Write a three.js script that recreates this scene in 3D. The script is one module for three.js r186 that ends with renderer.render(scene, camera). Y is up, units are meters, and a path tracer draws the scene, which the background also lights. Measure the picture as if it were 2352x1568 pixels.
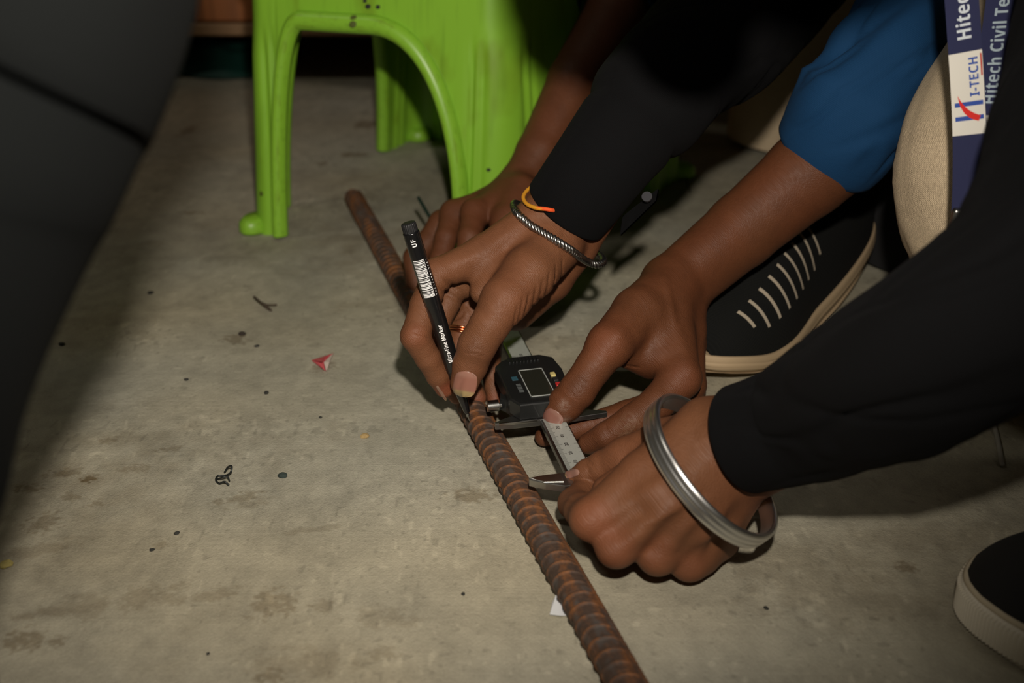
import * as THREE from 'three';
import { RoundedBoxGeometry } from 'three/addons/geometries/RoundedBoxGeometry.js';
import { mergeGeometries } from 'three/addons/utils/BufferGeometryUtils.js';
import { RectAreaLightUniformsLib } from 'three/addons/lights/RectAreaLightUniformsLib.js';

// ---------------------------------------------------------------- camera, light, exposure
const scene = new THREE.Scene();
scene.background = new THREE.Color(0x000000);
const F = 2600, W = 2352, H = 1568, EYE = 0.386, PITCH = Math.atan2(1284, F);
const camera = new THREE.PerspectiveCamera(2 * Math.atan(H / 2 / F) * 180 / Math.PI, W / H, 0.02, 60);
camera.position.set(0, EYE, 0);
camera.rotation.x = -PITCH;
camera.focus = 0.69;
camera.userData.fStop = 6;
camera.updateMatrixWorld();
scene.add(camera);

const renderer = new THREE.WebGLRenderer({ antialias: true });
renderer.toneMapping = THREE.LinearToneMapping;
renderer.toneMappingExposure = 1.0;
renderer.shadowMap.enabled = true;
renderer.shadowMap.type = THREE.PCFSoftShadowMap;
RectAreaLightUniformsLib.init();

// the photographer's flash, a hand's breadth above the lens and a little to its right
const FLASH = new THREE.Vector3(0.024, EYE + 0.112, -0.03), FLASH_AIM = new THREE.Vector3(-0.20, 0, -1.35);
const flash = new THREE.SpotLight(0xfff4e6, 2.05, 0, 0.76, 1, 2);
flash.position.copy(FLASH); flash.target.position.copy(FLASH_AIM);
flash.shadow.radius = 0.6; flash.castShadow = true; flash.shadow.mapSize.set(2048, 2048); flash.shadow.camera.near = 0.05; flash.shadow.camera.far = 6; flash.shadow.bias = -0.0005;
scene.add(flash, flash.target);
// fluorescent tubes under the ceiling: [x, y, z, length, radiance, direction it faces]
const TUBES = [
  [-1.35, 2.62, -0.45, 0.6, 46, [0, -1, 0], 'white batten lamp with a fluorescent tube on the ceiling over the bare floor'],
  [1.5, 2.62, 0.7, 1.2, 10, [0, -1, 0], 'white batten lamp with a fluorescent tube on the ceiling over the crouching people'],
];
for (const [x, y, z, len, power, [dx, dy, dz]] of TUBES) {
  const l = new THREE.RectAreaLight(0xfff6e6, power, len, 0.06);
  l.position.set(x + dx * 0.03, y + dy * 0.03, z + dz * 0.03); l.lookAt(x + dx * 3, y + dy * 3, z + dz * 3 - (dy < -0.99 ? 1e-4 : 0)); scene.add(l);
}

// ---------------------------------------------------------------- helpers
const V3 = (x, y, z) => new THREE.Vector3(x, y, z);
const SP = Math.sin(PITCH), CP = Math.cos(PITCH);
// a point from the direction (u, v) in which it is seen and its distance d along the view axis
function at(u, v, d) {
  const a = (u - W / 2) / F * d, b = -(v - H / 2) / F * d;
  return V3(a, EYE + b * CP - d * SP, -b * SP - d * CP);
}
const floorDepth = (v, y = 0) => (EYE - y) / (SP + (v - H / 2) / F * CP);
const onFloor = (u, v, y = 0) => at(u, v, floorDepth(v, y));
const px = (r, d) => r * d / F;
function pixelOf(p) { const q = p.clone().sub(camera.position); const d = -q.y * SP - q.z * CP, b = q.y * CP - q.z * SP; return [W / 2 + q.x / d * F, H / 2 - b / d * F, d]; }
function mulberry(a) { return () => { a |= 0; a = a + 0x6D2B79F5 | 0; let t = Math.imul(a ^ a >>> 15, 1 | a); t = t + Math.imul(t ^ t >>> 7, 61 | t) ^ t; return ((t ^ t >>> 14) >>> 0) / 4294967296; }; }
const rnd = mulberry(7);
const clamp = (x, a = 0, b = 1) => x < a ? a : x > b ? b : x;
const lerp = (a, b, t) => a + (b - a) * t;
const sstep = (a, b, x) => { const t = clamp((x - a) / (b - a)); return t * t * (3 - 2 * t); };
const GRID = new Float32Array(4096); for (let i = 0; i < 4096; i++) GRID[i] = rnd();
const h3 = (x, y, z) => GRID[((Math.imul(x, 73856093) ^ Math.imul(y, 19349663) ^ Math.imul(z, 83492791)) >>> 3) & 4095];
function noise(x, y, z = 0) { // value noise 0..1
  const xi = Math.floor(x), yi = Math.floor(y), zi = Math.floor(z); let a = x - xi, b = y - yi, c = z - zi;
  a = a * a * (3 - 2 * a); b = b * b * (3 - 2 * b); c = c * c * (3 - 2 * c);
  const L = (p, q, t) => p + (q - p) * t;
  const e = L(L(h3(xi, yi, zi), h3(xi + 1, yi, zi), a), L(h3(xi, yi + 1, zi), h3(xi + 1, yi + 1, zi), a), b);
  if (c === 0) return e;
  return L(e, L(L(h3(xi, yi, zi + 1), h3(xi + 1, yi, zi + 1), a), L(h3(xi, yi + 1, zi + 1), h3(xi + 1, yi + 1, zi + 1), a), b), c);
}
const fbm = (x, y, z, o) => { let s = 0, w = 0.5, t = 0; for (let i = 0; i < o; i++) { s += w * noise(x, y, z); t += w; x *= 2.03; y *= 2.03; z *= 2.03; w *= 0.5; } return s / t; };
const taken = {};
function numbered(n) { const k = taken[n] = (taken[n] ?? -1) + 1; return k ? `${n}_${String(k).padStart(3, '0')}` : n; }
function shade(o) { o.castShadow = o.receiveShadow = true; return o; }
function thing(name, label, category, group) {
  const o = new THREE.Group(); o.name = numbered(name); o.userData = { label, category };
  if (group) o.userData.group = group;
  scene.add(o); return o;
}
function mesh(name, geo, mat, parent, label) {
  const m = shade(new THREE.Mesh(geo, mat)); m.name = name; if (label) m.userData.label = label; parent.add(m); return m;
}
function single(name, geo, mat, label, category, group) {
  const m = mesh(numbered(name), geo, mat, scene); m.userData = { label, category }; if (group) m.userData.group = group; return m;
}
function structure(name, geo, mat, parent = scene) { const m = mesh(name, geo, mat, parent); if (parent === scene) m.userData.kind = 'structure'; return m; }
function bx(x0, x1, y0, y1, z0, z1) { const g = new THREE.BoxGeometry(x1 - x0, y1 - y0, z1 - z0); g.translate((x0 + x1) / 2, (y0 + y1) / 2, (z0 + z1) / 2); return g; }
function rbx(x0, x1, y0, y1, z0, z1, r = 0.001, s = 2) { const g = new RoundedBoxGeometry(x1 - x0, y1 - y0, z1 - z0, s, r); g.translate((x0 + x1) / 2, (y0 + y1) / 2, (z0 + z1) / 2); return g; }
const lin = (r, g, b) => new THREE.Color().setRGB(r, g, b);
const std = (o) => new THREE.MeshStandardMaterial(o);
const phys = (o) => new THREE.MeshPhysicalMaterial(o);
function dataTex(w, h, fn, srgb = false, wrap = THREE.RepeatWrapping) {
  const d = new Uint8Array(w * h * 4);
  for (let j = 0; j < h; j++) for (let i = 0; i < w; i++) { const c = fn(i, j), k = (j * w + i) * 4; d[k] = c[0]; d[k + 1] = c[1]; d[k + 2] = c[2]; d[k + 3] = 255; }
  const t = new THREE.DataTexture(d, w, h, THREE.RGBAFormat); t.magFilter = THREE.LinearFilter; t.minFilter = THREE.LinearMipmapLinearFilter; t.generateMipmaps = true;
  t.wrapS = t.wrapT = wrap; if (srgb) t.colorSpace = THREE.SRGBColorSpace; t.needsUpdate = true; return t;
}
function canvasTex(w, h, draw) {
  const c = document.createElement('canvas'); c.width = w; c.height = h; draw(c.getContext('2d'), w, h);
  const t = new THREE.CanvasTexture(c); t.colorSpace = THREE.SRGBColorSpace; t.anisotropy = 8; return t;
}
const toS = (x) => 255 * (x <= 0.0031308 ? 12.92 * x : 1.055 * Math.pow(x, 1 / 2.4) - 0.055);

// distance to a chain of tapered capsules; nodes are [x, y, z, r] in a flat array
function smin(a, b, k) { const h = Math.max(k - Math.abs(a - b), 0) / k; return Math.min(a, b) - h * h * k * 0.25; }
function chainDist(c, x, y, z, k) {
  let best = 1e9;
  for (let i = 0; i + 4 < c.length; i += 4) {
    const ax = c[i], ay = c[i + 1], az = c[i + 2], bx_ = c[i + 4] - ax, by = c[i + 5] - ay, bz = c[i + 6] - az;
    const qx = x - ax, qy = y - ay, qz = z - az;
    let t = (qx * bx_ + qy * by + qz * bz) / (bx_ * bx_ + by * by + bz * bz + 1e-12); t = t < 0 ? 0 : t > 1 ? 1 : t;
    const ex = qx - bx_ * t, ey = qy - by * t, ez = qz - bz * t;
    const d = Math.sqrt(ex * ex + ey * ey + ez * ez) - (c[i + 3] + (c[i + 7] - c[i + 3]) * t);
    best = best > 1e8 ? d : smin(best, d, k);
  }
  return best;
}
// surface nets over a signed distance field, with normals from its gradient
function net(sdf, lo, hi, cell, colorFn) {
  const n = [0, 1, 2].map(i => Math.ceil((hi.getComponent(i) - lo.getComponent(i)) / cell) + 1);
  const [nx, ny, nz] = n, f = new Float32Array(nx * ny * nz), B = 5;
  for (let k0 = 0; k0 < nz; k0 += B) for (let j0 = 0; j0 < ny; j0 += B) for (let i0 = 0; i0 < nx; i0 += B) {
    const i1 = Math.min(i0 + B, nx), j1 = Math.min(j0 + B, ny), k1 = Math.min(k0 + B, nz);
    const c = sdf(lo.x + (i0 + 2) * cell, lo.y + (j0 + 2) * cell, lo.z + (k0 + 2) * cell), far = Math.abs(c) > cell * 6.5;
    for (let k = k0; k < k1; k++) for (let j = j0; j < j1; j++) for (let i = i0; i < i1; i++)
      f[i + nx * (j + ny * k)] = far ? c : sdf(lo.x + i * cell, lo.y + j * cell, lo.z + k * cell);
  }
  const id = new Int32Array(nx * ny * nz).fill(-1), pos = [], idx = [];
  const off = []; for (let c = 0; c < 8; c++) off.push([c & 1, c >> 1 & 1, c >> 2]);
  const edges = []; for (let a = 0; a < 8; a++) for (const b of [1, 2, 4]) if (!(a & b)) edges.push([a, a | b]);
  for (let k = 0; k < nz - 1; k++) for (let j = 0; j < ny - 1; j++) for (let i = 0; i < nx - 1; i++) {
    let m = 0; const v = [];
    for (let c = 0; c < 8; c++) { const q = f[i + off[c][0] + nx * (j + off[c][1] + ny * (k + off[c][2]))]; v.push(q); if (q < 0) m |= 1 << c; }
    if (m === 0 || m === 255) continue;
    let x = 0, y = 0, z = 0, s = 0;
    for (const [a, b] of edges) if ((v[a] < 0) !== (v[b] < 0)) {
      const t = v[a] / (v[a] - v[b]);
      x += lerp(off[a][0], off[b][0], t); y += lerp(off[a][1], off[b][1], t); z += lerp(off[a][2], off[b][2], t); s++;
    }
    id[i + nx * (j + ny * k)] = pos.length / 3;
    pos.push(lo.x + (i + x / s) * cell, lo.y + (j + y / s) * cell, lo.z + (k + z / s) * cell);
  }
  const at3 = (i, j, k) => id[i + nx * (j + ny * k)];
  const quad = (a, b, c, d, flip) => { if (a < 0 || b < 0 || c < 0 || d < 0) return; flip ? idx.push(a, c, b, a, d, c) : idx.push(a, b, c, a, c, d); };
  for (let k = 1; k < nz - 1; k++) for (let j = 1; j < ny - 1; j++) for (let i = 1; i < nx - 1; i++) {
    const s = f[i + nx * (j + ny * k)] < 0;
    if (s !== f[i + 1 + nx * (j + ny * k)] < 0) quad(at3(i, j - 1, k - 1), at3(i, j, k - 1), at3(i, j, k), at3(i, j - 1, k), !s);
    if (s !== f[i + nx * (j + 1 + ny * k)] < 0) quad(at3(i - 1, j, k - 1), at3(i - 1, j, k), at3(i, j, k), at3(i, j, k - 1), !s);
    if (s !== f[i + nx * (j + ny * (k + 1))] < 0) quad(at3(i - 1, j - 1, k), at3(i, j - 1, k), at3(i, j, k), at3(i - 1, j, k), !s);
  }
  const nor = new Float32Array(pos.length), col = colorFn ? new Float32Array(pos.length) : null, uv = new Float32Array(pos.length / 3 * 2), e = cell * 0.35;
  for (let p = 0; p < pos.length; p += 3) {
    for (let it = 0; it < 2; it++) {
      const x = pos[p], y = pos[p + 1], z = pos[p + 2];
      let gx = sdf(x + e, y, z) - sdf(x - e, y, z), gy = sdf(x, y + e, z) - sdf(x, y - e, z), gz = sdf(x, y, z + e) - sdf(x, y, z - e);
      const l = Math.hypot(gx, gy, gz) || 1; gx /= l; gy /= l; gz /= l;
      if (it === 0) { const d = clamp(sdf(x, y, z), -cell, cell); pos[p] -= gx * d; pos[p + 1] -= gy * d; pos[p + 2] -= gz * d; }
      else { nor[p] = gx; nor[p + 1] = gy; nor[p + 2] = gz; }
    }
    const x = pos[p], y = pos[p + 1], z = pos[p + 2];
    uv[p / 3 * 2] = x * 0.8 - z * 0.6 + y * 0.15; uv[p / 3 * 2 + 1] = y * 0.9 + x * 0.35 + z * 0.4;
    if (col) { const c = colorFn(x, y, z); col[p] = c[0]; col[p + 1] = c[1]; col[p + 2] = c[2]; }
  }
  const g = new THREE.BufferGeometry();
  g.setAttribute('position', new THREE.Float32BufferAttribute(pos, 3)); g.setAttribute('normal', new THREE.BufferAttribute(nor, 3));
  g.setAttribute('uv', new THREE.BufferAttribute(uv, 2)); if (col) g.setAttribute('color', new THREE.BufferAttribute(col, 3)); g.setIndex(idx);
  return g;
}
// a cloth tube along a path of [Vector3, radius]; start is an open edge turned inwards, uv in metres
function clothTube(path, { around = 72, step = 0.006, fold = null, flat = null, thick = 0.0022, inner = 0.03, openEnd = false } = {}) {
  const curve = new THREE.CatmullRomCurve3(path.map(p => p[0]), false, 'centripetal'), L = curve.getLength(), n = Math.max(8, Math.round(L / step));
  const cum = [0]; for (let i = 1; i < path.length; i++) cum.push(cum[i - 1] + path[i][0].distanceTo(path[i - 1][0]));
  const rad = (t) => { const s = t * cum[cum.length - 1]; let i = 0; while (i < path.length - 2 && cum[i + 1] < s) i++; const q = clamp((s - cum[i]) / (cum[i + 1] - cum[i])); const p0 = path[Math.max(i - 1, 0)][1], p1 = path[i][1], p2 = path[i + 1][1], p3 = path[Math.min(i + 2, path.length - 1)][1]; return 0.5 * (2 * p1 + (p2 - p0) * q + (2 * p0 - 5 * p1 + 4 * p2 - p3) * q * q + (3 * p1 - p0 - 3 * p2 + p3) * q * q * q); };
  const prof = [[inner / L, -thick], [0.004 / L, -thick], [0, -thick * 0.75], [0, -thick * 0.25], [0.0012 / L, 0]];
  for (let i = 1; i <= n; i++) prof.push([i / n, 0]);
  if (openEnd) prof.push([1, -thick * 0.5], [1, -thick], [1 - inner / L, -thick]);
  let N = null; const T0 = curve.getTangentAt(0); N = V3(0, 1, 0).cross(T0); if (N.length() < 0.2) N = V3(1, 0, 0).cross(T0); N.normalize();
  const frames = []; for (let i = 0; i <= 200; i++) { const T = curve.getTangentAt(i / 200); N = N.clone().addScaledVector(T, -N.dot(T)).normalize(); frames.push([T, N.clone(), T.clone().cross(N)]); }
  const pos = [], uv = [], idx = [], P = V3();
  for (const [t, dr] of prof) {
    const [T, Nn, Bn] = frames[Math.round(clamp(t) * 200)]; curve.getPointAt(clamp(t), P); const r = rad(clamp(t));
    for (let j = 0; j <= around; j++) {
      const a = j / around * Math.PI * 2, c = Math.cos(a), s = Math.sin(a);
      let dir = Nn.clone().multiplyScalar(c).addScaledVector(Bn, s), rr = r + dr;
      if (fold) rr += fold(t * L, a, dir, t);
      const q = P.clone().addScaledVector(dir, rr); if (flat) flat(q, P, dir, rr, t);
      pos.push(q.x, q.y, q.z); uv.push(j / around * 2 * Math.PI * 0.05, t * L + dr);
    }
  }
  const w = around + 1; for (let i = 0; i + 1 < prof.length; i++) for (let j = 0; j < around; j++) { const a = i * w + j, b = a + 1, c = a + w, d = c + 1; idx.push(a, b, d, a, d, c); }
  if (!openEnd) { const c = pos.length / 3, e = curve.getPointAt(1); pos.push(e.x, e.y, e.z); uv.push(0, 0); const r0 = (prof.length - 1) * w; for (let j = 0; j < around; j++) idx.push(r0 + j, r0 + j + 1, c); }
  const g = new THREE.BufferGeometry(); g.setAttribute('position', new THREE.Float32BufferAttribute(pos, 3)); g.setAttribute('uv', new THREE.Float32BufferAttribute(uv, 2)); g.setIndex(idx);
  g.computeVertexNormals();
  const nr = g.attributes.normal; for (let i = 0; i < prof.length; i++) { const a = i * w, b = a + around; const v = V3(nr.getX(a) + nr.getX(b), nr.getY(a) + nr.getY(b), nr.getZ(a) + nr.getZ(b)).normalize(); nr.setXYZ(a, v.x, v.y, v.z); nr.setXYZ(b, v.x, v.y, v.z); }
  return g;
}
function gridGeo(nu, nv, fn, closeU = false) { // fn(i/nu, j/nv) -> [Vector3, u, v]
  const pos = [], uv = [], idx = [];
  for (let j = 0; j <= nv; j++) for (let i = 0; i <= nu; i++) { const [p, a, b] = fn(i / nu, j / nv); pos.push(p.x, p.y, p.z); uv.push(a ?? i / nu, b ?? j / nv); }
  const w = nu + 1; for (let j = 0; j < nv; j++) for (let i = 0; i < nu; i++) { const a = j * w + i; idx.push(a, a + 1, a + w + 1, a, a + w + 1, a + w); }
  const g = new THREE.BufferGeometry(); g.setAttribute('position', new THREE.Float32BufferAttribute(pos, 3)); g.setAttribute('uv', new THREE.Float32BufferAttribute(uv, 2)); g.setIndex(idx); g.computeVertexNormals();
  if (closeU) { const nr = g.attributes.normal; for (let j = 0; j <= nv; j++) { const a = j * w, b = a + nu; const v = V3(nr.getX(a) + nr.getX(b), nr.getY(a) + nr.getY(b), nr.getZ(a) + nr.getZ(b)).normalize(); nr.setXYZ(a, v.x, v.y, v.z); nr.setXYZ(b, v.x, v.y, v.z); } }
  return g;
}
function tubeGeo(pts, r, seg = 60, rs = 8, closed = false) { return new THREE.TubeGeometry(new THREE.CatmullRomCurve3(pts, closed), seg, r, rs, closed); }

// ---------------------------------------------------------------- the setting
// concrete: one texture over 1.3 m of floor, its stains where the photograph shows them
const FX0 = -0.65, FZ0 = -1.72, FS = 1.36;
const STAINS = [ // u, v, half width and half depth in metres, strength, turn
  [540, 778, 0.013, 0.010, 0.55, 0.5], [555, 768, 0.004, 0.004, 0.8, 0], [100, 1200, 0.011, 0.012, 0.5, 0.3], [65, 1120, 0.010, 0.006, 0.5, 0.2], [205, 1098, 0.006, 0.006, 0.6, 0], [225, 1155, 0.006, 0.005, 0.4, 0.4], [150, 1085, 0.014, 0.006, 0.35, -0.2],
  [625, 1385, 0.014, 0.014, 0.5, 0], [1085, 1138, 0.017, 0.009, 0.55, 0], [548, 1142, 0.017, 0.006, 0.5, -0.4], [340, 1370, 0.022, 0.012, 0.35, -0.3], [50, 1470, 0.012, 0.010, 0.6, 0], [720, 1215, 0.02, 0.004, 0.25, -0.2], [430, 300, 0.012, 0.03, 0.55, 0.2], [810, 355, 0.02, 0.013, 0.7, 0], [845, 285, 0.02, 0.025, 0.7, 0.3], [740, 375, 0.01, 0.01, 0.5, 0],
  [310, 1075, 0.012, 0.006, 0.35, 0], [165, 1140, 0.01, 0.005, 0.4, 0.3], [375, 1250, 0.008, 0.004, 0.35, -0.3], [395, 1030, 0.010, 0.004, 0.4, -0.3], [90, 1260, 0.03, 0.008, 0.3, -0.3], [250, 1010, 0.008, 0.006, 0.4, 0], [160, 1400, 0.03, 0.006, 0.4, -0.2], [620, 1550, 0.008, 0.008, 0.5, 0], [128, 1472, 0.005, 0.005, 0.5, 0], [740, 1390, 0.008, 0.006, 0.35, 0], [880, 1500, 0.008, 0.006, 0.3, 0], [480, 1365, 0.02, 0.006, 0.35, -0.3],
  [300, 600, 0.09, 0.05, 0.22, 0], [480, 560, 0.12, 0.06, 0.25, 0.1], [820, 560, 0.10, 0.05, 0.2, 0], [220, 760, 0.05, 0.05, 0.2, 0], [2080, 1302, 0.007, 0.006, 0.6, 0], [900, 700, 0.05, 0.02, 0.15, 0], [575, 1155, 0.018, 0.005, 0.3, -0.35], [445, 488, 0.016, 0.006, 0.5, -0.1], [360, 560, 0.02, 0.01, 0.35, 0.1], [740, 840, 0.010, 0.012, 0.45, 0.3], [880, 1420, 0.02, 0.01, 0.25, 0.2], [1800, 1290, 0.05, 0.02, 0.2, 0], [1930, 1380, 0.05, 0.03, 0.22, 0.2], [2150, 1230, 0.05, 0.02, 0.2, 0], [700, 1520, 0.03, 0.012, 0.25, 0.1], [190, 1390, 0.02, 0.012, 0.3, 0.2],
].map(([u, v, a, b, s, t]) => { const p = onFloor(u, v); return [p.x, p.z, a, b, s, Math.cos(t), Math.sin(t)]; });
const floorMap = (() => {
  const N = 2048, st = new Float32Array(N * N);
  for (const [sx, sz, a, b, s, c, q] of STAINS) {
    const R = Math.max(a, b) * 1.7, i0 = Math.floor((sx - R - FX0) / FS * N), i1 = Math.ceil((sx + R - FX0) / FS * N), j0 = Math.floor((sz - R - FZ0) / FS * N), j1 = Math.ceil((sz + R - FZ0) / FS * N);
    for (let j = Math.max(0, j0); j < Math.min(N, j1); j++) for (let i = Math.max(0, i0); i < Math.min(N, i1); i++) {
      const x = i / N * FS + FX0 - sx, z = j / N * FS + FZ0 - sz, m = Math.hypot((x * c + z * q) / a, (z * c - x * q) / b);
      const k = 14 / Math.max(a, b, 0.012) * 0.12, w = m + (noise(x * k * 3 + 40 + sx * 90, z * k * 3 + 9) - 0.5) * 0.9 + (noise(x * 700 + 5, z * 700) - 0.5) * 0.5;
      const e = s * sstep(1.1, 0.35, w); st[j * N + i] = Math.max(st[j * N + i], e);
    }
  }
  const t = dataTex(N, N, (i, j) => {
    const x = i / N * FS, z = j / N * FS;
    const big = fbm(x * 3.1 + 3, z * 3.1, 0, 3) - 0.5, mid = fbm(x * 17 + 11, z * 13 + 5, 0, 4) - 0.5, fine = fbm(x * 120, z * 90, 0, 3) - 0.5;
    const grain = h3(i, j, 3) - 0.5, swirl = fbm(x * 26 + 8 * big, z * 60 + 8 * mid, 0, 3) - 0.5;
    let L = 1 + big * 0.26 + mid * 0.36 + fine * 0.34 + swirl * 0.26 + grain * 0.16;
    const pit = noise(x * 300 + 70 + 5 * mid, z * 230 + 40 * big) + 0.5 * mid; L *= 1 - 0.2 * sstep(0.84, 1.0, pit); const chip = noise(x * 240 + 20 + 30 * big, z * 170 + 90) + 0.6 * mid; L *= 1 + 0.18 * sstep(0.84, 1.0, chip);
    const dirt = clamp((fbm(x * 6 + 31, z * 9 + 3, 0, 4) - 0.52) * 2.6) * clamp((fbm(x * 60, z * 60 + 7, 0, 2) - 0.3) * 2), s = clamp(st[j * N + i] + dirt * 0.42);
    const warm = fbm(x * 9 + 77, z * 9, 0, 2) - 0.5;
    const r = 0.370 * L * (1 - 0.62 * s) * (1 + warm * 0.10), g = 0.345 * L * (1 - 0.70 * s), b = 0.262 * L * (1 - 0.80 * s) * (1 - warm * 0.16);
    return [clamp(toS(r), 0, 255), clamp(toS(g), 0, 255), clamp(toS(b), 0, 255)];
  }, true, THREE.MirroredRepeatWrapping);
  return t;
})();
const speckle = dataTex(512, 512, (i, j) => { const a = h3(i, j, 1) * 0.5 + noise(i / 3, j / 3, 2.5) * 0.5 + noise(i / 9, j / 9, 7.5) * 0.6; const v = clamp(a / 1.6) * 255; return [v, v, v]; });
const plasterTex = speckle.clone(); plasterTex.repeat.set(0.5, 0.5); plasterTex.needsUpdate = true;
const floorBump = speckle.clone(); floorBump.repeat.set(9, 9); floorBump.needsUpdate = true;
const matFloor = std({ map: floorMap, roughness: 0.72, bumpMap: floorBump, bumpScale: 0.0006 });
{
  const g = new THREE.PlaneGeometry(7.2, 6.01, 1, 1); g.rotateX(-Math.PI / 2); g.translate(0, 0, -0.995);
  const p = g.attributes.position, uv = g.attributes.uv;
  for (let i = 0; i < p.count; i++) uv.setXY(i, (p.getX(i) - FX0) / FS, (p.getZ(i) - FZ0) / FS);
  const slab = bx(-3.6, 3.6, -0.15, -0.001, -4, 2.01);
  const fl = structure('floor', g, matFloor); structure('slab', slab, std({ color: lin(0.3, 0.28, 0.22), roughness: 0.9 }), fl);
}
const matWall = std({ color: lin(0.40, 0.39, 0.33), roughness: 0.9, bumpMap: plasterTex, bumpScale: 0.001 });
structure('wall_back', bx(-3.6, 3.6, 0, 2.8, -4.0, -3.85), matWall);
structure('wall_front', bx(-3.6, 3.6, 0, 2.8, 1.86, 2.01), matWall);
structure('wall_left', bx(-3.6, -3.45, 0, 2.8, -3.85, 1.86), matWall);
structure('wall_right', bx(3.45, 3.6, 0, 2.8, -3.85, 1.86), matWall);
structure('ceiling', bx(-3.6, 3.6, 2.8, 2.95, -4.0, 2.01), std({ color: lin(0.55, 0.54, 0.48), roughness: 0.9 }));
// lamps
{
  const white = std({ color: lin(0.7, 0.7, 0.66), roughness: 0.5 }), glow = std({ color: 0xffffff, emissive: lin(1, 0.95, 0.84), emissiveIntensity: 2.0 });
  for (const [x, y, z, len, , d, label] of TUBES) {
    const t = thing('tube_lamp', label, 'lamp'); t.position.set(x, y, z);
    t.quaternion.setFromUnitVectors(V3(0, -1, 0), V3(...d).normalize());
    const tube = new THREE.CylinderGeometry(0.013, 0.013, len, 16); tube.rotateZ(Math.PI / 2); mesh('tube', tube, glow, t);
    mesh('housing', rbx(-len / 2 - 0.04, len / 2 + 0.04, 0.02, d[1] < -0.9 ? 0.179 : 0.07, -0.03, 0.03, 0.006), white, t);
    for (const s of [-1, 1]) mesh('end_cap', rbx(s * (len / 2 + 0.02) - 0.02, s * (len / 2 + 0.02) + 0.02, -0.02, 0.03, -0.02, 0.02, 0.004), white, t);
  }
  // flash unit behind and above the viewpoint
  const t = thing('camera_flash', 'small black camera flash unit with a clear front window', 'flash'); t.position.copy(FLASH); t.lookAt(FLASH_AIM);
  mesh('housing', rbx(-0.03, 0.03, -0.02, 0.02, -0.08, -0.012, 0.006), std({ color: lin(0.02, 0.02, 0.02), roughness: 0.5 }), t);
  mesh('window', rbx(-0.018, 0.018, -0.010, 0.010, -0.012, -0.006, 0.002), std({ color: 0xffffff, emissive: lin(1, 0.96, 0.88), emissiveIntensity: 1.0 }), t);
}

// ---------------------------------------------------------------- people
const skinBump = dataTex(256, 256, (i, j) => { // small cells as on the back of a hand
  let d1 = 9, d2 = 9; const x = i / 256 * 14, y = j / 256 * 14, xi = Math.floor(x), yi = Math.floor(y);
  for (let a = -1; a < 2; a++) for (let b = -1; b < 2; b++) { const cx = (xi + a + 14) % 14, cy = (yi + b + 14) % 14; const d = Math.hypot(xi + a + h3(cx, cy, 5) - x, yi + b + h3(cx, cy, 9) - y); if (d < d1) { d2 = d1; d1 = d; } else if (d < d2) d2 = d; }
  const v = clamp((d2 - d1) * 1.6) * 255; return [v, v, v];
}); skinBump.repeat.set(75, 75);
const skinMat = () => phys({ vertexColors: true, color: 0xffffff, roughness: 0.56, specularIntensity: 0.6, bumpMap: skinBump, bumpScale: 0.00012 });
const weave = (twill) => dataTex(128, 128, (i, j) => { const a = i % 8, b = (j + (twill ? Math.floor(i / 8) * 4 : 0)) % 8; const v = 255 * clamp(0.25 + 0.55 * Math.sin((a + 0.5) / 8 * Math.PI) * Math.sin((b + 0.5) / 8 * Math.PI) + 0.3 * h3(i >> 3, j >> 3, 4)); return [v, v, v]; });
const clothBump = weave(false); clothBump.repeat.set(110, 110);
const twillBump = weave(true); twillBump.repeat.set(110, 110);
const twillMap = dataTex(256, 256, (i, j) => { const a = i % 8, b = (j + Math.floor(i / 8) * 4) % 8; const k = 0.80 + 0.2 * Math.sin((a + 0.5) / 8 * Math.PI) * Math.sin((b + 0.5) / 8 * Math.PI) + 0.12 * (h3(i >> 3, j >> 3, 6) - 0.5); return [255 * clamp(k), 255 * clamp(k * 0.985), 255 * clamp(k * 0.96)]; }, true); twillMap.repeat.set(55, 55);
const blackCloth = phys({ color: lin(0.0030, 0.0031, 0.0036), specularIntensity: 0.3, roughness: 0.92, sheen: 0.03, sheenRoughness: 0.6, sheenColor: lin(0.25, 0.25, 0.27), bumpMap: clothBump, bumpScale: 0.0002 });
const charcoalCloth = phys({ color: lin(0.0024, 0.0029, 0.0029), specularIntensity: 0.18, roughness: 0.95, sheen: 0.02, sheenRoughness: 0.7, sheenColor: lin(0.2, 0.22, 0.22), bumpMap: clothBump, bumpScale: 0.0002 });
const blueCloth = phys({ color: lin(0.004, 0.040, 0.112), roughness: 0.85, specularIntensity: 0.5, sheen: 0.08, sheenColor: lin(0.05, 0.15, 0.3), bumpMap: clothBump, bumpScale: 0.0002 });
const creamCloth = std({ color: lin(0.78, 0.64, 0.45), map: twillMap, roughness: 0.9, bumpMap: twillBump, bumpScale: 0.0004 });

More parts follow.
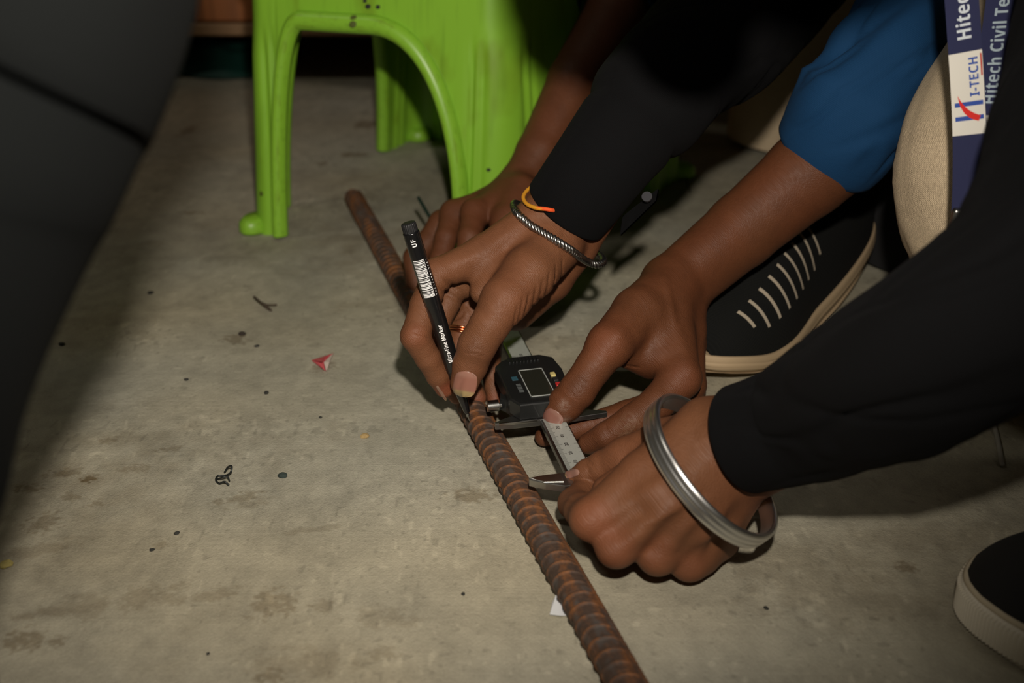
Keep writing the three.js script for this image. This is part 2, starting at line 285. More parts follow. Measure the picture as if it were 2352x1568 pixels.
const node = ([u, v, d, r]) => { const p = at(u, v, d); return [p.x, p.y, p.z, px(r, d)]; };
const chain = (list) => list.map(node).flat();
class Hand {
  constructor({ palm, fingers, kp = 0.009, kf = 0.006 }) {
    this.palm = palm.map(chain); this.fingers = fingers.map(chain); this.kp = kp; this.kf = kf; this.creases = [];
    this.lo = V3(9, 9, 9); this.hi = V3(-9, -9, -9);
    for (const c of [...this.palm, ...this.fingers]) for (let i = 0; i < c.length; i += 4) { const p = V3(c[i], c[i + 1], c[i + 2]), r = c[i + 3] + 0.006; this.lo.min(p.clone().subScalar(r)); this.hi.max(p.clone().addScalar(r)); }
    this.sdf = (x, y, z) => {
      let p = 1e9; for (const c of this.palm) { const d = chainDist(c, x, y, z, 0.004); p = p > 1e8 ? d : smin(p, d, this.kp); }
      let t = p; for (const c of this.fingers) { const d = chainDist(c, x, y, z, 0.002); t = smin(t, smin(p, d, this.kf), 0.0007); }
      if (t < 0.006 && t > -0.006) for (const [pts, w, dep, bx0, bx1] of this.creases) {
        if (x < bx0.x || y < bx0.y || z < bx0.z || x > bx1.x || y > bx1.y || z > bx1.z) continue;
        let m = 1e9, e = 1;
        for (let i = 0; i + 1 < pts.length; i++) { const a = pts[i], b = pts[i + 1], ux = b.x - a.x, uy = b.y - a.y, uz = b.z - a.z; const q = clamp(((x - a.x) * ux + (y - a.y) * uy + (z - a.z) * uz) / (ux * ux + uy * uy + uz * uz + 1e-12)); const d = (x - a.x - ux * q) ** 2 + (y - a.y - uy * q) ** 2 + (z - a.z - uz * q) ** 2; if (d < m) { m = d; const f = (i + q) / (pts.length - 1); e = Math.min(1, 4 * Math.min(f, 1 - f) + 0.15); } }
        t += dep * e * Math.exp(-m / (w * w));
      }
      return t;
    };
  }
  hit(u, v) { // the point of the surface seen in the direction (u, v)
    const o = camera.position, d = at(u, v, 1).sub(o).normalize(); let t = 0.2;
    for (let i = 0; i < 160; i++) { const s = this.sdf(o.x + d.x * t, o.y + d.y * t, o.z + d.z * t); if (Math.abs(s) < 2e-5) break; t += s * 0.8; if (t > 2) return null; }
    return o.clone().addScaledVector(d, t);
  }
  normal(p) { const e = 0.0006, s = this.sdf; return V3(s(p.x + e, p.y, p.z) - s(p.x - e, p.y, p.z), s(p.x, p.y + e, p.z) - s(p.x, p.y - e, p.z), s(p.x, p.y, p.z + e) - s(p.x, p.y, p.z - e)).normalize(); }
  crease(list, w = 0.0012, dep = 0.0006) { // a fold (or a ridge where dep < 0) drawn along the skin
    const made = [];
    for (const line of list) { const pts = []; for (let i = 0; i + 1 < line.length; i++) for (let k = 0; k < (i + 2 === line.length ? 5 : 4); k++) { const p = this.hit(lerp(line[i][0], line[i + 1][0], k / 4), lerp(line[i][1], line[i + 1][1], k / 4)); if (p) pts.push(p); }
      if (pts.length < 2) continue; const a = V3(9, 9, 9), b = V3(-9, -9, -9); for (const p of pts) { a.min(p); b.max(p); } made.push([pts, w, dep, a.subScalar(w * 3), b.addScalar(w * 3)]); }
    this.creases.push(...made);
  }
  build(cell, tone) { return net(this.sdf, this.lo, this.hi, cell, tone); }
  nail(proximal, distal, half, thick = 0.0004, free = 0.2, tint = [0.42, 0.19, 0.13]) {
    const ax = distal[0] - proximal[0], ay = distal[1] - proximal[1], l = Math.hypot(ax, ay), sx = -ay / l, sy = ax / l, n = 14, top = [], col = []; let last = null;
    const shape = (b) => half * Math.pow(Math.max(0.0, 1 - Math.pow(Math.abs(b * 2 - 1), 3.4)), 0.36);
    for (let j = 0; j <= n; j++) for (let i = 0; i <= n; i++) {
      const b = j / n, a = i / n * 2 - 1, w = Math.max(shape(b), half * 0.25);
      const p = this.hit(proximal[0] + ax * b + sx * w * a, proximal[1] + ay * b + sy * w * a); if (!p || (last && p.distanceTo(last) > 0.006)) { const k = top[top.length - n - 1] ?? top[top.length - 1]; if (!k) return null; const dd = pixelOf(k[0])[2]; top.push([at(proximal[0] + ax * b + sx * w * a, proximal[1] + ay * b + sy * w * a, dd + 0.0004), k[1]]); } else { top.push([p, this.normal(p)]); last = p; } const f = sstep(1 - free, 1 - free + 0.06, b - 0.06 * a * a), lun = sstep(0.28, 0.12, b);
      col.push([(lerp(tint[0], 0.46, f) + lun * 0.05) * 0.66, (lerp(tint[1], 0.33, f) + lun * 0.05) * 0.66, (lerp(tint[2], 0.15, f) + lun * 0.04) * 0.66]);
    }
    const pos = [], c = [], idx = []; for (const s of [1, -1]) top.forEach(([p, m], k) => { const i = k % (n + 1), j = Math.floor(k / (n + 1)), edge = Math.min(1, 6 * Math.min(i / n, 1 - i / n, j / n + 0.02, 1 - j / n)); const q = p.clone().addScaledVector(m, s > 0 ? thick * (0.25 + 0.75 * edge) : -0.0006); pos.push(q.x, q.y, q.z); c.push(...col[k]); });
    const w = n + 1, o = w * w; for (let j = 0; j < n; j++) for (let i = 0; i < n; i++) { const a = j * w + i; idx.push(a, a + w + 1, a + 1, a, a + w, a + w + 1, o + a, o + a + 1, o + a + w + 1, o + a, o + a + w + 1, o + a + w); }
    const rim = []; for (let i = 0; i < n; i++) rim.push(i); for (let j = 0; j < n; j++) rim.push(j * w + n); for (let i = n; i > 0; i--) rim.push(n * w + i); for (let j = n; j > 0; j--) rim.push(j * w);
    rim.forEach((a, k) => { const b = rim[(k + 1) % rim.length]; idx.push(a, b, o + b, a, o + b, o + a); });
    const g = new THREE.BufferGeometry(); g.setAttribute('position', new THREE.Float32BufferAttribute(pos, 3)); g.setAttribute('color', new THREE.Float32BufferAttribute(c, 3)); g.setIndex(idx); g.computeVertexNormals(); return g;
  }
}
const nailMat = phys({ vertexColors: true, color: 0xffffff, roughness: 0.32, clearcoat: 0.25, clearcoatRoughness: 0.3 });

// ---- hand with the marker (right hand of the person in black)
const handPen = new Hand({
  palm: [
    [[1395, 455, 0.745, 46], [1318, 562, 0.757, 52], [1262, 640, 0.768, 50], [1185, 712, 0.785, 46]],
    [[1325, 410, 0.728, 54], [1232, 512, 0.738, 54], [1110, 585, 0.726, 42], [1004, 630, 0.717, 34]],
    [[1365, 430, 0.735, 50], [1275, 540, 0.742, 58], [1150, 610, 0.742, 42], [1050, 652, 0.742, 33]],
    [[1275, 550, 0.748, 50], [1170, 645, 0.762, 42], [1098, 672, 0.766, 30]],
    [[1275, 565, 0.732, 60], [1215, 628, 0.712, 60], [1160, 690, 0.700, 54]],
    [[1135, 628, 0.722, 34], [1105, 672, 0.722, 24]],
  ],
  fingers: [
    [[1160, 690, 0.700, 52], [1125, 745, 0.695, 46], [1096, 793, 0.698, 44], [1080, 838, 0.704, 40], [1067, 878, 0.708, 33]],
    [[1004, 630, 0.717, 35], [975, 700, 0.708, 33], [954, 772, 0.700, 34], [983, 822, 0.708, 29], [1006, 862, 0.716, 27], [1021, 890, 0.724, 23]],
    [[1050, 652, 0.742, 33], [1010, 730, 0.738, 28], [985, 800, 0.735, 29], [1012, 860, 0.742, 25], [1049, 908, 0.750, 20]],
    [[1098, 672, 0.766, 30], [1062, 755, 0.762, 27], [1050, 820, 0.758, 26], [1078, 875, 0.757, 24], [1096, 913, 0.757, 22]],
    [[1150, 700, 0.786, 30], [1130, 780, 0.784, 25], [1127, 845, 0.778, 22], [1132, 885, 0.776, 20], [1136, 916, 0.774, 18]],
  ],
});
handPen.crease([
  [[1190, 700], [1182, 740], [1178, 760]], [[1203, 680], [1197, 715], [1190, 745]], [[1218, 668], [1212, 700], [1204, 728]], [[1233, 655], [1228, 688], [1219, 716]], [[1248, 640], [1244, 672], [1235, 702]], [[1263, 622], [1260, 656], [1251, 688]], [[1278, 606], [1277, 640], [1268, 672]], [[1293, 590], [1293, 625], [1284, 655]],
], 0.0012, 0.0009);
handPen.crease([[[1000, 645], [1030, 675], [1075, 702], [1086, 722]], [[1020, 640], [1052, 668], [1082, 708]]], 0.0016, 0.0016);
handPen.crease([[[1330, 480], [1300, 520], [1290, 545]], [[1352, 500], [1330, 535]]], 0.0015, 0.0006);
handPen.crease([[[1060, 800], [1085, 798], [1120, 808]], [[1062, 810], [1090, 812], [1118, 820]], [[1064, 790], [1090, 786]]], 0.0011, 0.0005);
handPen.crease([[[948, 762], [975, 768], [992, 775]], [[1040, 735], [1056, 728], [1066, 715]]], 0.0012, 0.0011);
handPen.crease([[[1205, 505], [1110, 580], [1040, 612]]], 0.004, -0.0009);
// ---- fist on the calliper end (left hand of the person in black)
const handFist = new Hand({
  palm: [
    [[1830, 952, 0.566, 74], [1625, 985, 0.606, 70], [1480, 1095, 0.592, 58], [1358, 1192, 0.590, 46]],
    [[1840, 985, 0.568, 74], [1640, 1030, 0.600, 76], [1525, 1150, 0.582, 60], [1416, 1256, 0.586, 45]],
    [[1660, 1080, 0.602, 74], [1580, 1190, 0.588, 58], [1510, 1274, 0.591, 44]],
    [[1850, 1015, 0.573, 70], [1690, 1100, 0.612, 68], [1640, 1195, 0.606, 56], [1582, 1290, 0.598, 41]],
    [[1690, 1120, 0.622, 58], [1648, 1235, 0.616, 46], [1610, 1275, 0.606, 42]],
    [[1620, 1000, 0.618, 60], [1530, 1020, 0.622, 56], [1440, 1052, 0.632, 46]],
    [[1500, 1070, 0.606, 46], [1400, 1130, 0.614, 40]],
  ],
  fingers: [
    [[1440, 1052, 0.632, 44], [1385, 1072, 0.640, 37], [1350, 1085, 0.644, 31], [1326, 1095, 0.648, 24]],
    [[1358, 1192, 0.590, 44], [1335, 1172, 0.610, 39], [1318, 1156, 0.628, 36], [1345, 1125, 0.642, 31], [1362, 1110, 0.650, 28]],
    [[1416, 1256, 0.586, 42], [1402, 1245, 0.608, 38], [1400, 1236, 0.622, 35], [1450, 1195, 0.640, 28]],
    [[1510, 1274, 0.591, 41], [1502, 1266, 0.606, 38], [1502, 1258, 0.616, 34], [1545, 1215, 0.634, 27]],
    [[1582, 1290, 0.598, 38], [1576, 1286, 0.604, 34], [1578, 1280, 0.608, 31], [1605, 1240, 0.624, 25]],
  ],
  kp: 0.008,
});
handFist.crease([[[1380, 1205], [1450, 1150], [1560, 1080]], [[1430, 1262], [1500, 1200], [1590, 1115]], [[1520, 1275], [1570, 1220], [1640, 1140]], [[1585, 1290], [1625, 1235], [1670, 1165]]], 0.0045, -0.0014);
handFist.crease([[[1400, 1240], [1440, 1200], [1500, 1155]], [[1475, 1278], [1510, 1235], [1560, 1180]], [[1553, 1290], [1580, 1250], [1620, 1200]]], 0.005, 0.0014);
handFist.crease([[[1440, 1205], [1500, 1198], [1560, 1165], [1610, 1120]], [[1560, 1165], [1600, 1190], [1640, 1215]]], 0.0022, -0.0008);
handFist.crease([[[1600, 985], [1640, 1040], [1700, 1085]], [[1620, 960], [1670, 1010], [1730, 1060]]], 0.004, -0.0012);
handFist.crease([[[1335, 1060], [1350, 1072], [1352, 1090]], [[1345, 1055], [1362, 1068]]], 0.001, 0.0005);
handFist.crease([[[1290, 1150], [1305, 1145], [1322, 1150]]], 0.001, 0.0005);
// ---- hand with the thumb on the calliper (left hand of the person in blue)
const handThumb = new Hand({
  palm: [
    [[1930, 330, 0.772, 94], [1850, 395, 0.785, 90], [1700, 520, 0.785, 74], [1540, 650, 0.768, 62], [1530, 720, 0.750, 60], [1562, 868, 0.716, 46]],
    [[1925, 360, 0.776, 88], [1860, 410, 0.79, 84], [1710, 545, 0.79, 66], [1572, 672, 0.778, 52], [1566, 760, 0.762, 52], [1575, 884, 0.742, 44]],
    [[1572, 680, 0.790, 46], [1572, 790, 0.785, 46], [1576, 900, 0.766, 40]],
    [[1570, 680, 0.795, 40], [1560, 800, 0.805, 40], [1565, 915, 0.786, 34]],
    [[1535, 660, 0.760, 60], [1465, 720, 0.730, 58], [1400, 792, 0.706, 50]],
    [[1490, 740, 0.735, 50], [1510, 815, 0.726, 38]], [[1440, 810, 0.725, 34], [1490, 838, 0.735, 30]],
  ],
  fingers: [
    [[1400, 792, 0.706, 49], [1364, 842, 0.703, 42], [1326, 897, 0.704, 42], [1300, 926, 0.707, 40], [1280, 948, 0.709, 35]],
    [[1562, 868, 0.716, 46], [1510, 925, 0.706, 40], [1452, 965, 0.700, 36], [1392, 1000, 0.704, 31], [1352, 1018, 0.711, 25]],
    [[1575, 884, 0.742, 42], [1510, 930, 0.732, 35], [1440, 952, 0.727, 33], [1345, 978, 0.727, 27], [1250, 1003, 0.728, 22]],
    [[1576, 900, 0.766, 40], [1520, 945, 0.755, 33], [1450, 980, 0.746, 30], [1380, 1005, 0.735, 25]],
    [[1565, 915, 0.786, 34], [1520, 955, 0.775, 28], [1470, 990, 0.758, 25], [1430, 1015, 0.745, 21]],
  ],
});
handThumb.crease([[[1300, 870], [1325, 880], [1345, 900]], [[1295, 878], [1318, 890], [1338, 912]], [[1310, 862], [1335, 872], [1352, 886]], [[1292, 888], [1312, 900], [1330, 922]]], 0.0011, 0.0006);
handThumb.crease([[[1412, 850], [1435, 840], [1470, 845]], [[1420, 855], [1450, 850]]], 0.0012, 0.0008);
handThumb.crease([[[1520, 610], [1545, 720], [1585, 850]], [[1470, 660], [1440, 740], [1410, 780]]], 0.004, -0.0009);
handThumb.crease([[[1440, 940], [1450, 965], [1440, 985]], [[1390, 975], [1398, 1000]]], 0.001, 0.0005);
// ---- hand behind, closed on the bar (right hand of the person in blue)
const handFar = new Hand({
  palm: [
    [[1440, -20, 1.02, 80], [1415, 35, 1.00, 72], [1322, 190, 0.965, 64], [1235, 350, 0.935, 48], [1195, 415, 0.925, 42], [1140, 470, 0.905, 36], [1090, 488, 0.890, 30]],
    [[1205, 425, 0.93, 40], [1120, 470, 0.920, 36], [1042, 490, 0.912, 29]],
    [[1205, 430, 0.94, 38], [1100, 485, 0.94, 34], [1015, 512, 0.932, 27]],
    [[1200, 440, 0.95, 36], [1090, 510, 0.955, 30], [1005, 535, 0.955, 23]],
    [[1195, 440, 0.905, 40], [1165, 505, 0.885, 36]],
  ],
  fingers: [
    [[1090, 488, 0.890, 30], [1078, 545, 0.872, 27], [1072, 592, 0.868, 26], [1062, 660, 0.890, 22]],
    [[1042, 490, 0.912, 29], [1024, 545, 0.898, 26], [1012, 595, 0.892, 25], [1000, 670, 0.908, 21]],
    [[1015, 512, 0.932, 28], [980, 558, 0.926, 27], [953, 592, 0.922, 27], [955, 648, 0.922, 23], [982, 688, 0.918, 20]],
    [[1005, 535, 0.955, 23], [968, 570, 0.958, 22], [955, 600, 0.958, 20], [970, 640, 0.952, 18]],
    [[1165, 505, 0.885, 35], [1140, 580, 0.868, 30], [1110, 640, 0.880, 25]],
  ],
});
// skin colour: an even base with fine blotches and pores
const tone = (base, seed, extra) => (x, y, z) => {
  const m = fbm(x * 60 + seed, y * 60, z * 60, 3) - 0.5, s = fbm(x * 400, y * 400 + seed, z * 400, 2) - 0.5, red = noise(x * 35 + seed, y * 35, z * 35) - 0.5;
  let k = 1 + m * 0.34 + s * 0.16, r = base[0] * k * (1 + red * 0.10), g = base[1] * k, b = base[2] * k;
  if (extra) [r, g, b] = extra(x, y, z, r, g, b);
  return [r * 0.62, g * 0.545, b * 0.46];
};
// darker or redder skin over the knuckles, dust on the thumb: [point, radius, colour factor or colour, amount]
const spots = (list) => (x, y, z, r, g, b) => { for (const [p, R, c, a, gr] of list) { const d = Math.hypot(x - p.x, y - p.y, z - p.z) / R; if (d > 1) continue; let w = a * sstep(1, 0.3, d); if (gr) w *= clamp((fbm(x * 900, y * 900, z * 900, 2) - 0.38) * 4); r = lerp(r, c[0], w); g = lerp(g, c[1], w); b = lerp(b, c[2], w); } return [r, g, b]; };
const SKIN_A = [0.245, 0.110, 0.058], SKIN_B = [0.180, 0.070, 0.033];
const PINK = [0.34, 0.125, 0.07], BROWN = [0.17, 0.075, 0.04];
const spotsA = spots([[at(1358, 1192, 0.58), 0.018, [0.36, 0.13, 0.07], 0.5], [at(1416, 1256, 0.576), 0.016, PINK, 0.4], [at(1510, 1270, 0.58), 0.016, PINK, 0.35], [at(1582, 1288, 0.59), 0.015, PINK, 0.35], [at(954, 772, 0.69), 0.012, PINK, 0.4], [at(1022, 895, 0.717), 0.010, [0.40, 0.115, 0.065], 0.6], [at(1092, 800, 0.688), 0.011, BROWN, 0.45], [at(1097, 918, 0.75), 0.010, [0.36, 0.12, 0.08], 0.5], [at(1136, 918, 0.77), 0.009, [0.36, 0.12, 0.08], 0.4], [at(1382, 1075, 0.632), 0.0012, [0.03, 0.02, 0.02], 0.9], [at(1318, 1165, 0.62), 0.012, [0.3, 0.14, 0.09], 0.4]]);
const spotsB = spots([[at(1326, 885, 0.69), 0.012, [0.12, 0.05, 0.026], 0.5], [at(1290, 935, 0.69), 0.009, [0.55, 0.50, 0.48], 0.6, 1], [at(1300, 975, 0.70), 0.007, [0.55, 0.50, 0.48], 0.4, 1], [at(1388, 790, 0.69), 0.016, [0.28, 0.10, 0.05], 0.5], [at(1575, 870, 0.70), 0.016, [0.26, 0.10, 0.055], 0.5], [at(1450, 985, 0.69), 0.014, [0.36, 0.27, 0.2], 0.3, 1], [at(1400, 860, 0.70), 0.012, [0.12, 0.06, 0.035], 0.4]]);
const CELL = 0.00145;
function figure(label, parts, spotFn, base, seed) {
  parts = parts.map(([h, c, cell]) => Array.isArray(h) ? [limbs(h, tone(base, seed))] : [h, c]);
  const t = thing('person', label, 'person');
  const g = mergeGeometries(parts.map(([h, c]) => h.build ? h.build(c, tone(base, seed, spotFn)) : h));
  mesh('body', g, skinMat(), t); return t;
}
const limbs = (chains, col) => { const cs = chains.map(l => l.flat()); const lo = V3(9, 9, 9), hi = V3(-9, -9, -9); for (const c of cs) for (let i = 0; i < c.length; i += 4) { lo.min(V3(c[i] - c[i + 3] - 0.03, c[i + 1] - c[i + 3] - 0.03, c[i + 2] - c[i + 3] - 0.03)); hi.max(V3(c[i] + c[i + 3] + 0.03, c[i + 1] + c[i + 3] + 0.03, c[i + 2] + c[i + 3] + 0.03)); } return net((x, y, z) => { let d = 1e9; for (const c of cs) { const e = chainDist(c, x, y, z, 0.03); d = d > 1e8 ? e : smin(d, e, 0.03); } return d; }, lo, hi, 0.01, col); };
// heads, above the picture
function headGeo(c, face, base, seed) { // c centre, face direction
  const f = face.clone().normalize(), up = V3(0, 1, 0).addScaledVector(f, -f.y).normalize(), s = f.clone().cross(up), q = (a, b, d) => c.clone().addScaledVector(s, a).addScaledVector(up, b).addScaledVector(f, d);
  const ch = (l) => l.map(([a, b, d, r]) => { const p = q(a, b, d); return [p.x, p.y, p.z, r]; }).flat();
  const skull = [ch([[0, 0.035, -0.03, 0.078], [0, 0.03, 0.015, 0.072]]), ch([[-0.03, -0.05, 0.03, 0.035], [0.03, -0.05, 0.03, 0.035]]), ch([[0, -0.085, 0.055, 0.022], [0, -0.05, 0.04, 0.045]]), ch([[0, -0.05, -0.03, 0.05], [0, -0.085, -0.045, 0.05]]), ch([[0, 0.01, 0.082, 0.008], [0, -0.022, 0.099, 0.013]]), ch([[-0.018, -0.058, 0.08, 0.008], [0.018, -0.058, 0.08, 0.008]]), ch([[-0.078, 0, -0.01, 0.012], [-0.078, -0.03, -0.005, 0.010]]), ch([[0.078, 0, -0.01, 0.012], [0.078, -0.03, -0.005, 0.010]])];
  const eyes = [q(-0.031, 0.012, 0.088), q(0.031, 0.012, 0.088)], hairC = q(0, 0.055, -0.03);
  const sdf = (x, y, z) => { let d = 1e9; for (const k of skull) { const e = chainDist(k, x, y, z, 0.01); d = d > 1e8 ? e : smin(d, e, 0.014); } for (const e of eyes) d = Math.max(d, -(Math.hypot(x - e.x, y - e.y, z - e.z) - 0.013)) ; return d; };
  const g = net(sdf, c.clone().subScalar(0.22), c.clone().addScalar(0.15), 0.004, tone(base, seed));
  const hair = net((x, y, z) => { const d = sdf(x, y, z) - 0.012 - 0.006 * noise(x * 80, y * 80, z * 80); const p = V3(x - c.x, y - c.y, z - c.z); return Math.max(d, -(p.dot(up) - 0.035 + 0.55 * p.dot(f))); }, c.clone().subScalar(0.13), c.clone().addScalar(0.16), 0.006);
  return [g, hair, eyes.map(e => { const s2 = new THREE.SphereGeometry(0.0115, 16, 12); s2.translate(e.x - f.x * 0.004, e.y - f.y * 0.004, e.z - f.z * 0.004); return s2; })];
}
const hairMat = std({ color: lin(0.012, 0.010, 0.009), roughness: 0.7 }), eyeMat = std({ color: lin(0.6, 0.58, 0.54), roughness: 0.2 });
const blobs = (chains, k, noiseAmp = 0.006) => { const cs = chains.map(l => l.flat()); const lo = V3(9, 9, 9), hi = V3(-9, -9, -9); for (const c of cs) for (let i = 0; i < c.length; i += 4) { lo.min(V3(c[i] - c[i + 3] - 0.03, c[i + 1] - c[i + 3] - 0.03, c[i + 2] - c[i + 3] - 0.03)); hi.max(V3(c[i] + c[i + 3] + 0.03, c[i + 1] + c[i + 3] + 0.03, c[i + 2] + c[i + 3] + 0.03)); } return net((x, y, z) => { let d = 1e9; for (const c of cs) { const e = chainDist(c, x, y, z, k); d = d > 1e8 ? e : smin(d, e, k); } return d + (noise(x * 14, y * 14, z * 14) - 0.5) * noiseAmp; }, lo, hi, 0.009); };

// cloth folds: a few rings and diagonals that die out along the sleeve
const folds = (amp, seed, len = 0.05) => (s, a, dir, t) => { // soft swells with narrow valleys, like cloth gathered along an arm
  const X = Math.cos(a), Y = Math.sin(a), n = fbm(s / len + X * 0.8 + seed, Y * 1.1 + s / len * 0.4, seed + X * 0.7, 2), m = noise(s / len * 1.7 + Y * 1.6 + 5, X * 1.3 + seed, s / len * 0.5);
  const v1 = Math.exp(-(((n - 0.5) / 0.05) ** 2)), v2 = Math.exp(-(((m - 0.5) / 0.06) ** 2));
  return amp * ((n - 0.5) * 0.9 - 0.38 * v1 * noise(s / len * 0.6, X, Y + seed) - 0.28 * v2 * noise(s / len * 0.5 + 3, Y, X + seed)) * sstep(0.004, 0.05, s);
};
const P = (u, v, d, r) => [at(u, v, d), px(r, d)];

// ---- person in black shirt and cream trousers
const [headA, hairA, eyesA] = headGeo(V3(0.060, 0.440, -0.470), V3(-0.25, -0.75, -0.50), SKIN_A, 3);
const personA = figure('person in a black shirt and cream trousers crouching with a marker in one hand', [[handPen, CELL], [handFist, CELL], [headA], [[[node([1840, 985, 0.57, 70]), node([2190, 780, 0.485, 110]), node([2380, 640, 0.47, 110]), node([2560, 90, 0.525, 100]), [0.282, 0.44, -0.575, 0.042], [0.28, 0.46, -0.69, 0.055]], [node([1390, 390, 0.730, 46]), node([1540, 180, 0.755, 70]), node([1665, 60, 0.81, 80]), [0.25, 0.39, -0.85, 0.03], [0.27, 0.45, -0.82, 0.04], [0.28, 0.46, -0.69, 0.055]], [[0.10, 0.455, -0.505, 0.05], [0.18, 0.485, -0.585, 0.05], [0.27, 0.47, -0.68, 0.055], [0.50, 0.36, -0.72, 0.10], [0.66, 0.24, -0.74, 0.12]]]]], spotsA, SKIN_A, 1);
mesh('hair', hairA, hairMat, personA); for (const e of eyesA) mesh('eye', e, eyeMat, personA);
const sleeveRight = clothTube([P(1300, 484, 0.742, 103), P(1345, 425, 0.732, 108), P(1400, 350, 0.728, 114), P(1460, 275, 0.732, 126), P(1540, 180, 0.755, 140), P(1665, 60, 0.81, 168), P(1770, -80, 0.86, 185), [V3(0.25, 0.39, -0.85), 0.066], [V3(0.27, 0.45, -0.82), 0.075]], { fold: (s, a, dir, t) => folds(0.0075, 4)(s, a, dir, t) * sstep(0.05, 0.14, s) - 0.0022 * Math.exp(-(((s - 0.072) / 0.004) ** 2)) + 0.0035 * sstep(0.07, 0.09, s) * sstep(0.16, 0.09, s), step: 0.004, around: 96 });
mesh('sleeve', sleeveRight, blackCloth, personA);
const sleeveLeft = clothTube([P(1707, 1008, 0.592, 128), P(1770, 990, 0.580, 132), P(1835, 968, 0.568, 140), P(2000, 888, 0.525, 190), P(2190, 780, 0.485, 222), P(2350, 660, 0.47, 236), P(2440, 530, 0.475, 232), P(2495, 330, 0.495, 226), P(2560, 90, 0.525, 220), [V3(0.288, 0.38, -0.545), 0.058], [V3(0.282, 0.44, -0.575), 0.072]], { fold: folds(0.009, 13, 0.07), step: 0.004, around: 120 });
mesh('sleeve', sleeveLeft, blackCloth, personA);
mesh('shirt', blobs([[[0.285, 0.455, -0.59, 0.075], [0.28, 0.46, -0.80, 0.08]], [[0.33, 0.445, -0.70, 0.115], [0.50, 0.36, -0.72, 0.14], [0.66, 0.24, -0.74, 0.15]], [[0.26, 0.485, -0.67, 0.065], [0.215, 0.49, -0.625, 0.058]]], 0.05), blackCloth, personA);
{ // cuff flap with its button
  const a = at(1440, 492, 0.80), g = gridGeo(10, 6, (i, j) => { const p = at(lerp(1430, 1512, i) - j * 6, lerp(505, 438, i) + (j - 0.2) * 44 * (1 - 0.35 * i), lerp(0.748, 0.738, i) + 0.002 * Math.sin(i * 5)); return [p]; });
  const back = g.clone(); back.translate(0.0008, -0.001, -0.0012); back.index.array.reverse(); mesh('cuff_flap', mergeGeometries([g, back]), blackCloth, personA);
  const b = new THREE.CylinderGeometry(0.0034, 0.0034, 0.0018, 20); const m = mesh('button', b, std({ color: lin(0.05, 0.05, 0.055), roughness: 0.15 }), personA, 'small shiny shirt button'); m.position.copy(at(1486, 452, 0.734)); m.quaternion.setFromUnitVectors(V3(0, 1, 0), V3(-0.2, 0.6, 0.7).normalize());
}
const trouserFold = folds(0.006, 21, 0.07);
mesh('trouser_leg', clothTube([[V3(0.60, 0.055, -0.90), 0.062], [V3(0.50, 0.075, -0.84), 0.066], P(2440, 760, 0.77, 190), P(2312, 575, 0.715, 206), P(2284, 395, 0.700, 226), P(2400, 190, 0.72, 240), P(2600, 20, 0.75, 262), [V3(0.60, 0.24, -0.80), 0.10], [V3(0.68, 0.22, -0.77), 0.12]], { fold: trouserFold, step: 0.006, around: 90 }), creamCloth, personA);
mesh('trouser_leg', clothTube([[V3(0.44, 0.075, -0.42), 0.06], [V3(0.50, 0.20, -0.44), 0.066], [V3(0.50, 0.36, -0.48), 0.07], [V3(0.52, 0.40, -0.56), 0.076], [V3(0.60, 0.28, -0.66), 0.09], [V3(0.68, 0.2, -0.72), 0.11]], { fold: trouserFold, step: 0.008 }), creamCloth, personA);
for (const [h, list] of [[handPen, [[[1073, 853], [1063, 911], 27, 0.0006, 0.30, [0.40, 0.175, 0.125]], [[1003, 886], [1025, 919], 3.5, 0.0004, 0.1, [0.40, 0.22, 0.15]]]], [handFist, [[[1330, 1082], [1298, 1092], 9, 0.0005, 0.12, [0.40, 0.2, 0.15]]]]])
  for (const a of list) { const g = h.nail(...a); if (g) mesh('fingernail', g, nailMat, personA); }

// ---- person in blue shirt
const [headB, hairB, eyesB] = headGeo(V3(0.33, 0.72, -1.22), V3(-0.6, -0.75, 0.3), SKIN_B, 8);
const personB = figure('person in a blue shirt with rolled sleeves crouching, thumb pressed on the calliper', [[handThumb, CELL], [handFar, 0.0019], [headB], [[[node([1900, 370, 0.782, 70]), node([2025, 170, 0.762, 80]), node([2150, -70, 0.98, 100]), [0.42, 0.52, -1.16, 0.045], [0.37, 0.55, -1.24, 0.06]], [node([1420, 20, 1.0, 66]), node([1480, -110, 1.05, 80]), [0.22, 0.40, -1.24, 0.04], [0.30, 0.54, -1.30, 0.045], [0.37, 0.55, -1.24, 0.06]], [[0.335, 0.70, -1.22, 0.05], [0.37, 0.56, -1.24, 0.06], [0.55, 0.42, -1.32, 0.10], [0.64, 0.26, -1.36, 0.12]]]]], spotsB, SKIN_B, 5);
mesh('hair', hairB, hairMat, personB); for (const e of eyesB) mesh('eye', e, eyeMat, personB);
const blueFold = folds(0.020, 33, 0.05);
mesh('sleeve', clothTube([P(1893, 360, 0.790, 114), P(1928, 315, 0.778, 126), P(1975, 250, 0.765, 138), P(2025, 170, 0.762, 140), P(2085, 60, 0.79, 140), P(2150, -70, 0.88, 144), [V3(0.40, 0.42, -1.10), 0.065], [V3(0.42, 0.52, -1.16), 0.075]], { fold: (s, a, d, t) => blueFold(s, a, d, t) + 0.004 * sstep(0.052, 0.046, s) * sstep(0, 0.004, s) - 0.003 * Math.exp(-(((s - 0.062) / 0.008) ** 2)), step: 0.0035, around: 100 }), blueCloth, personB);
mesh('sleeve', clothTube([P(1412, 22, 1.0, 92), P(1440, -30, 1.02, 100), P(1480, -110, 1.05, 110), [V3(0.22, 0.40, -1.24), 0.055], [V3(0.30, 0.54, -1.30), 0.07]], { fold: folds(0.006, 41), step: 0.005 }), blueCloth, personB);
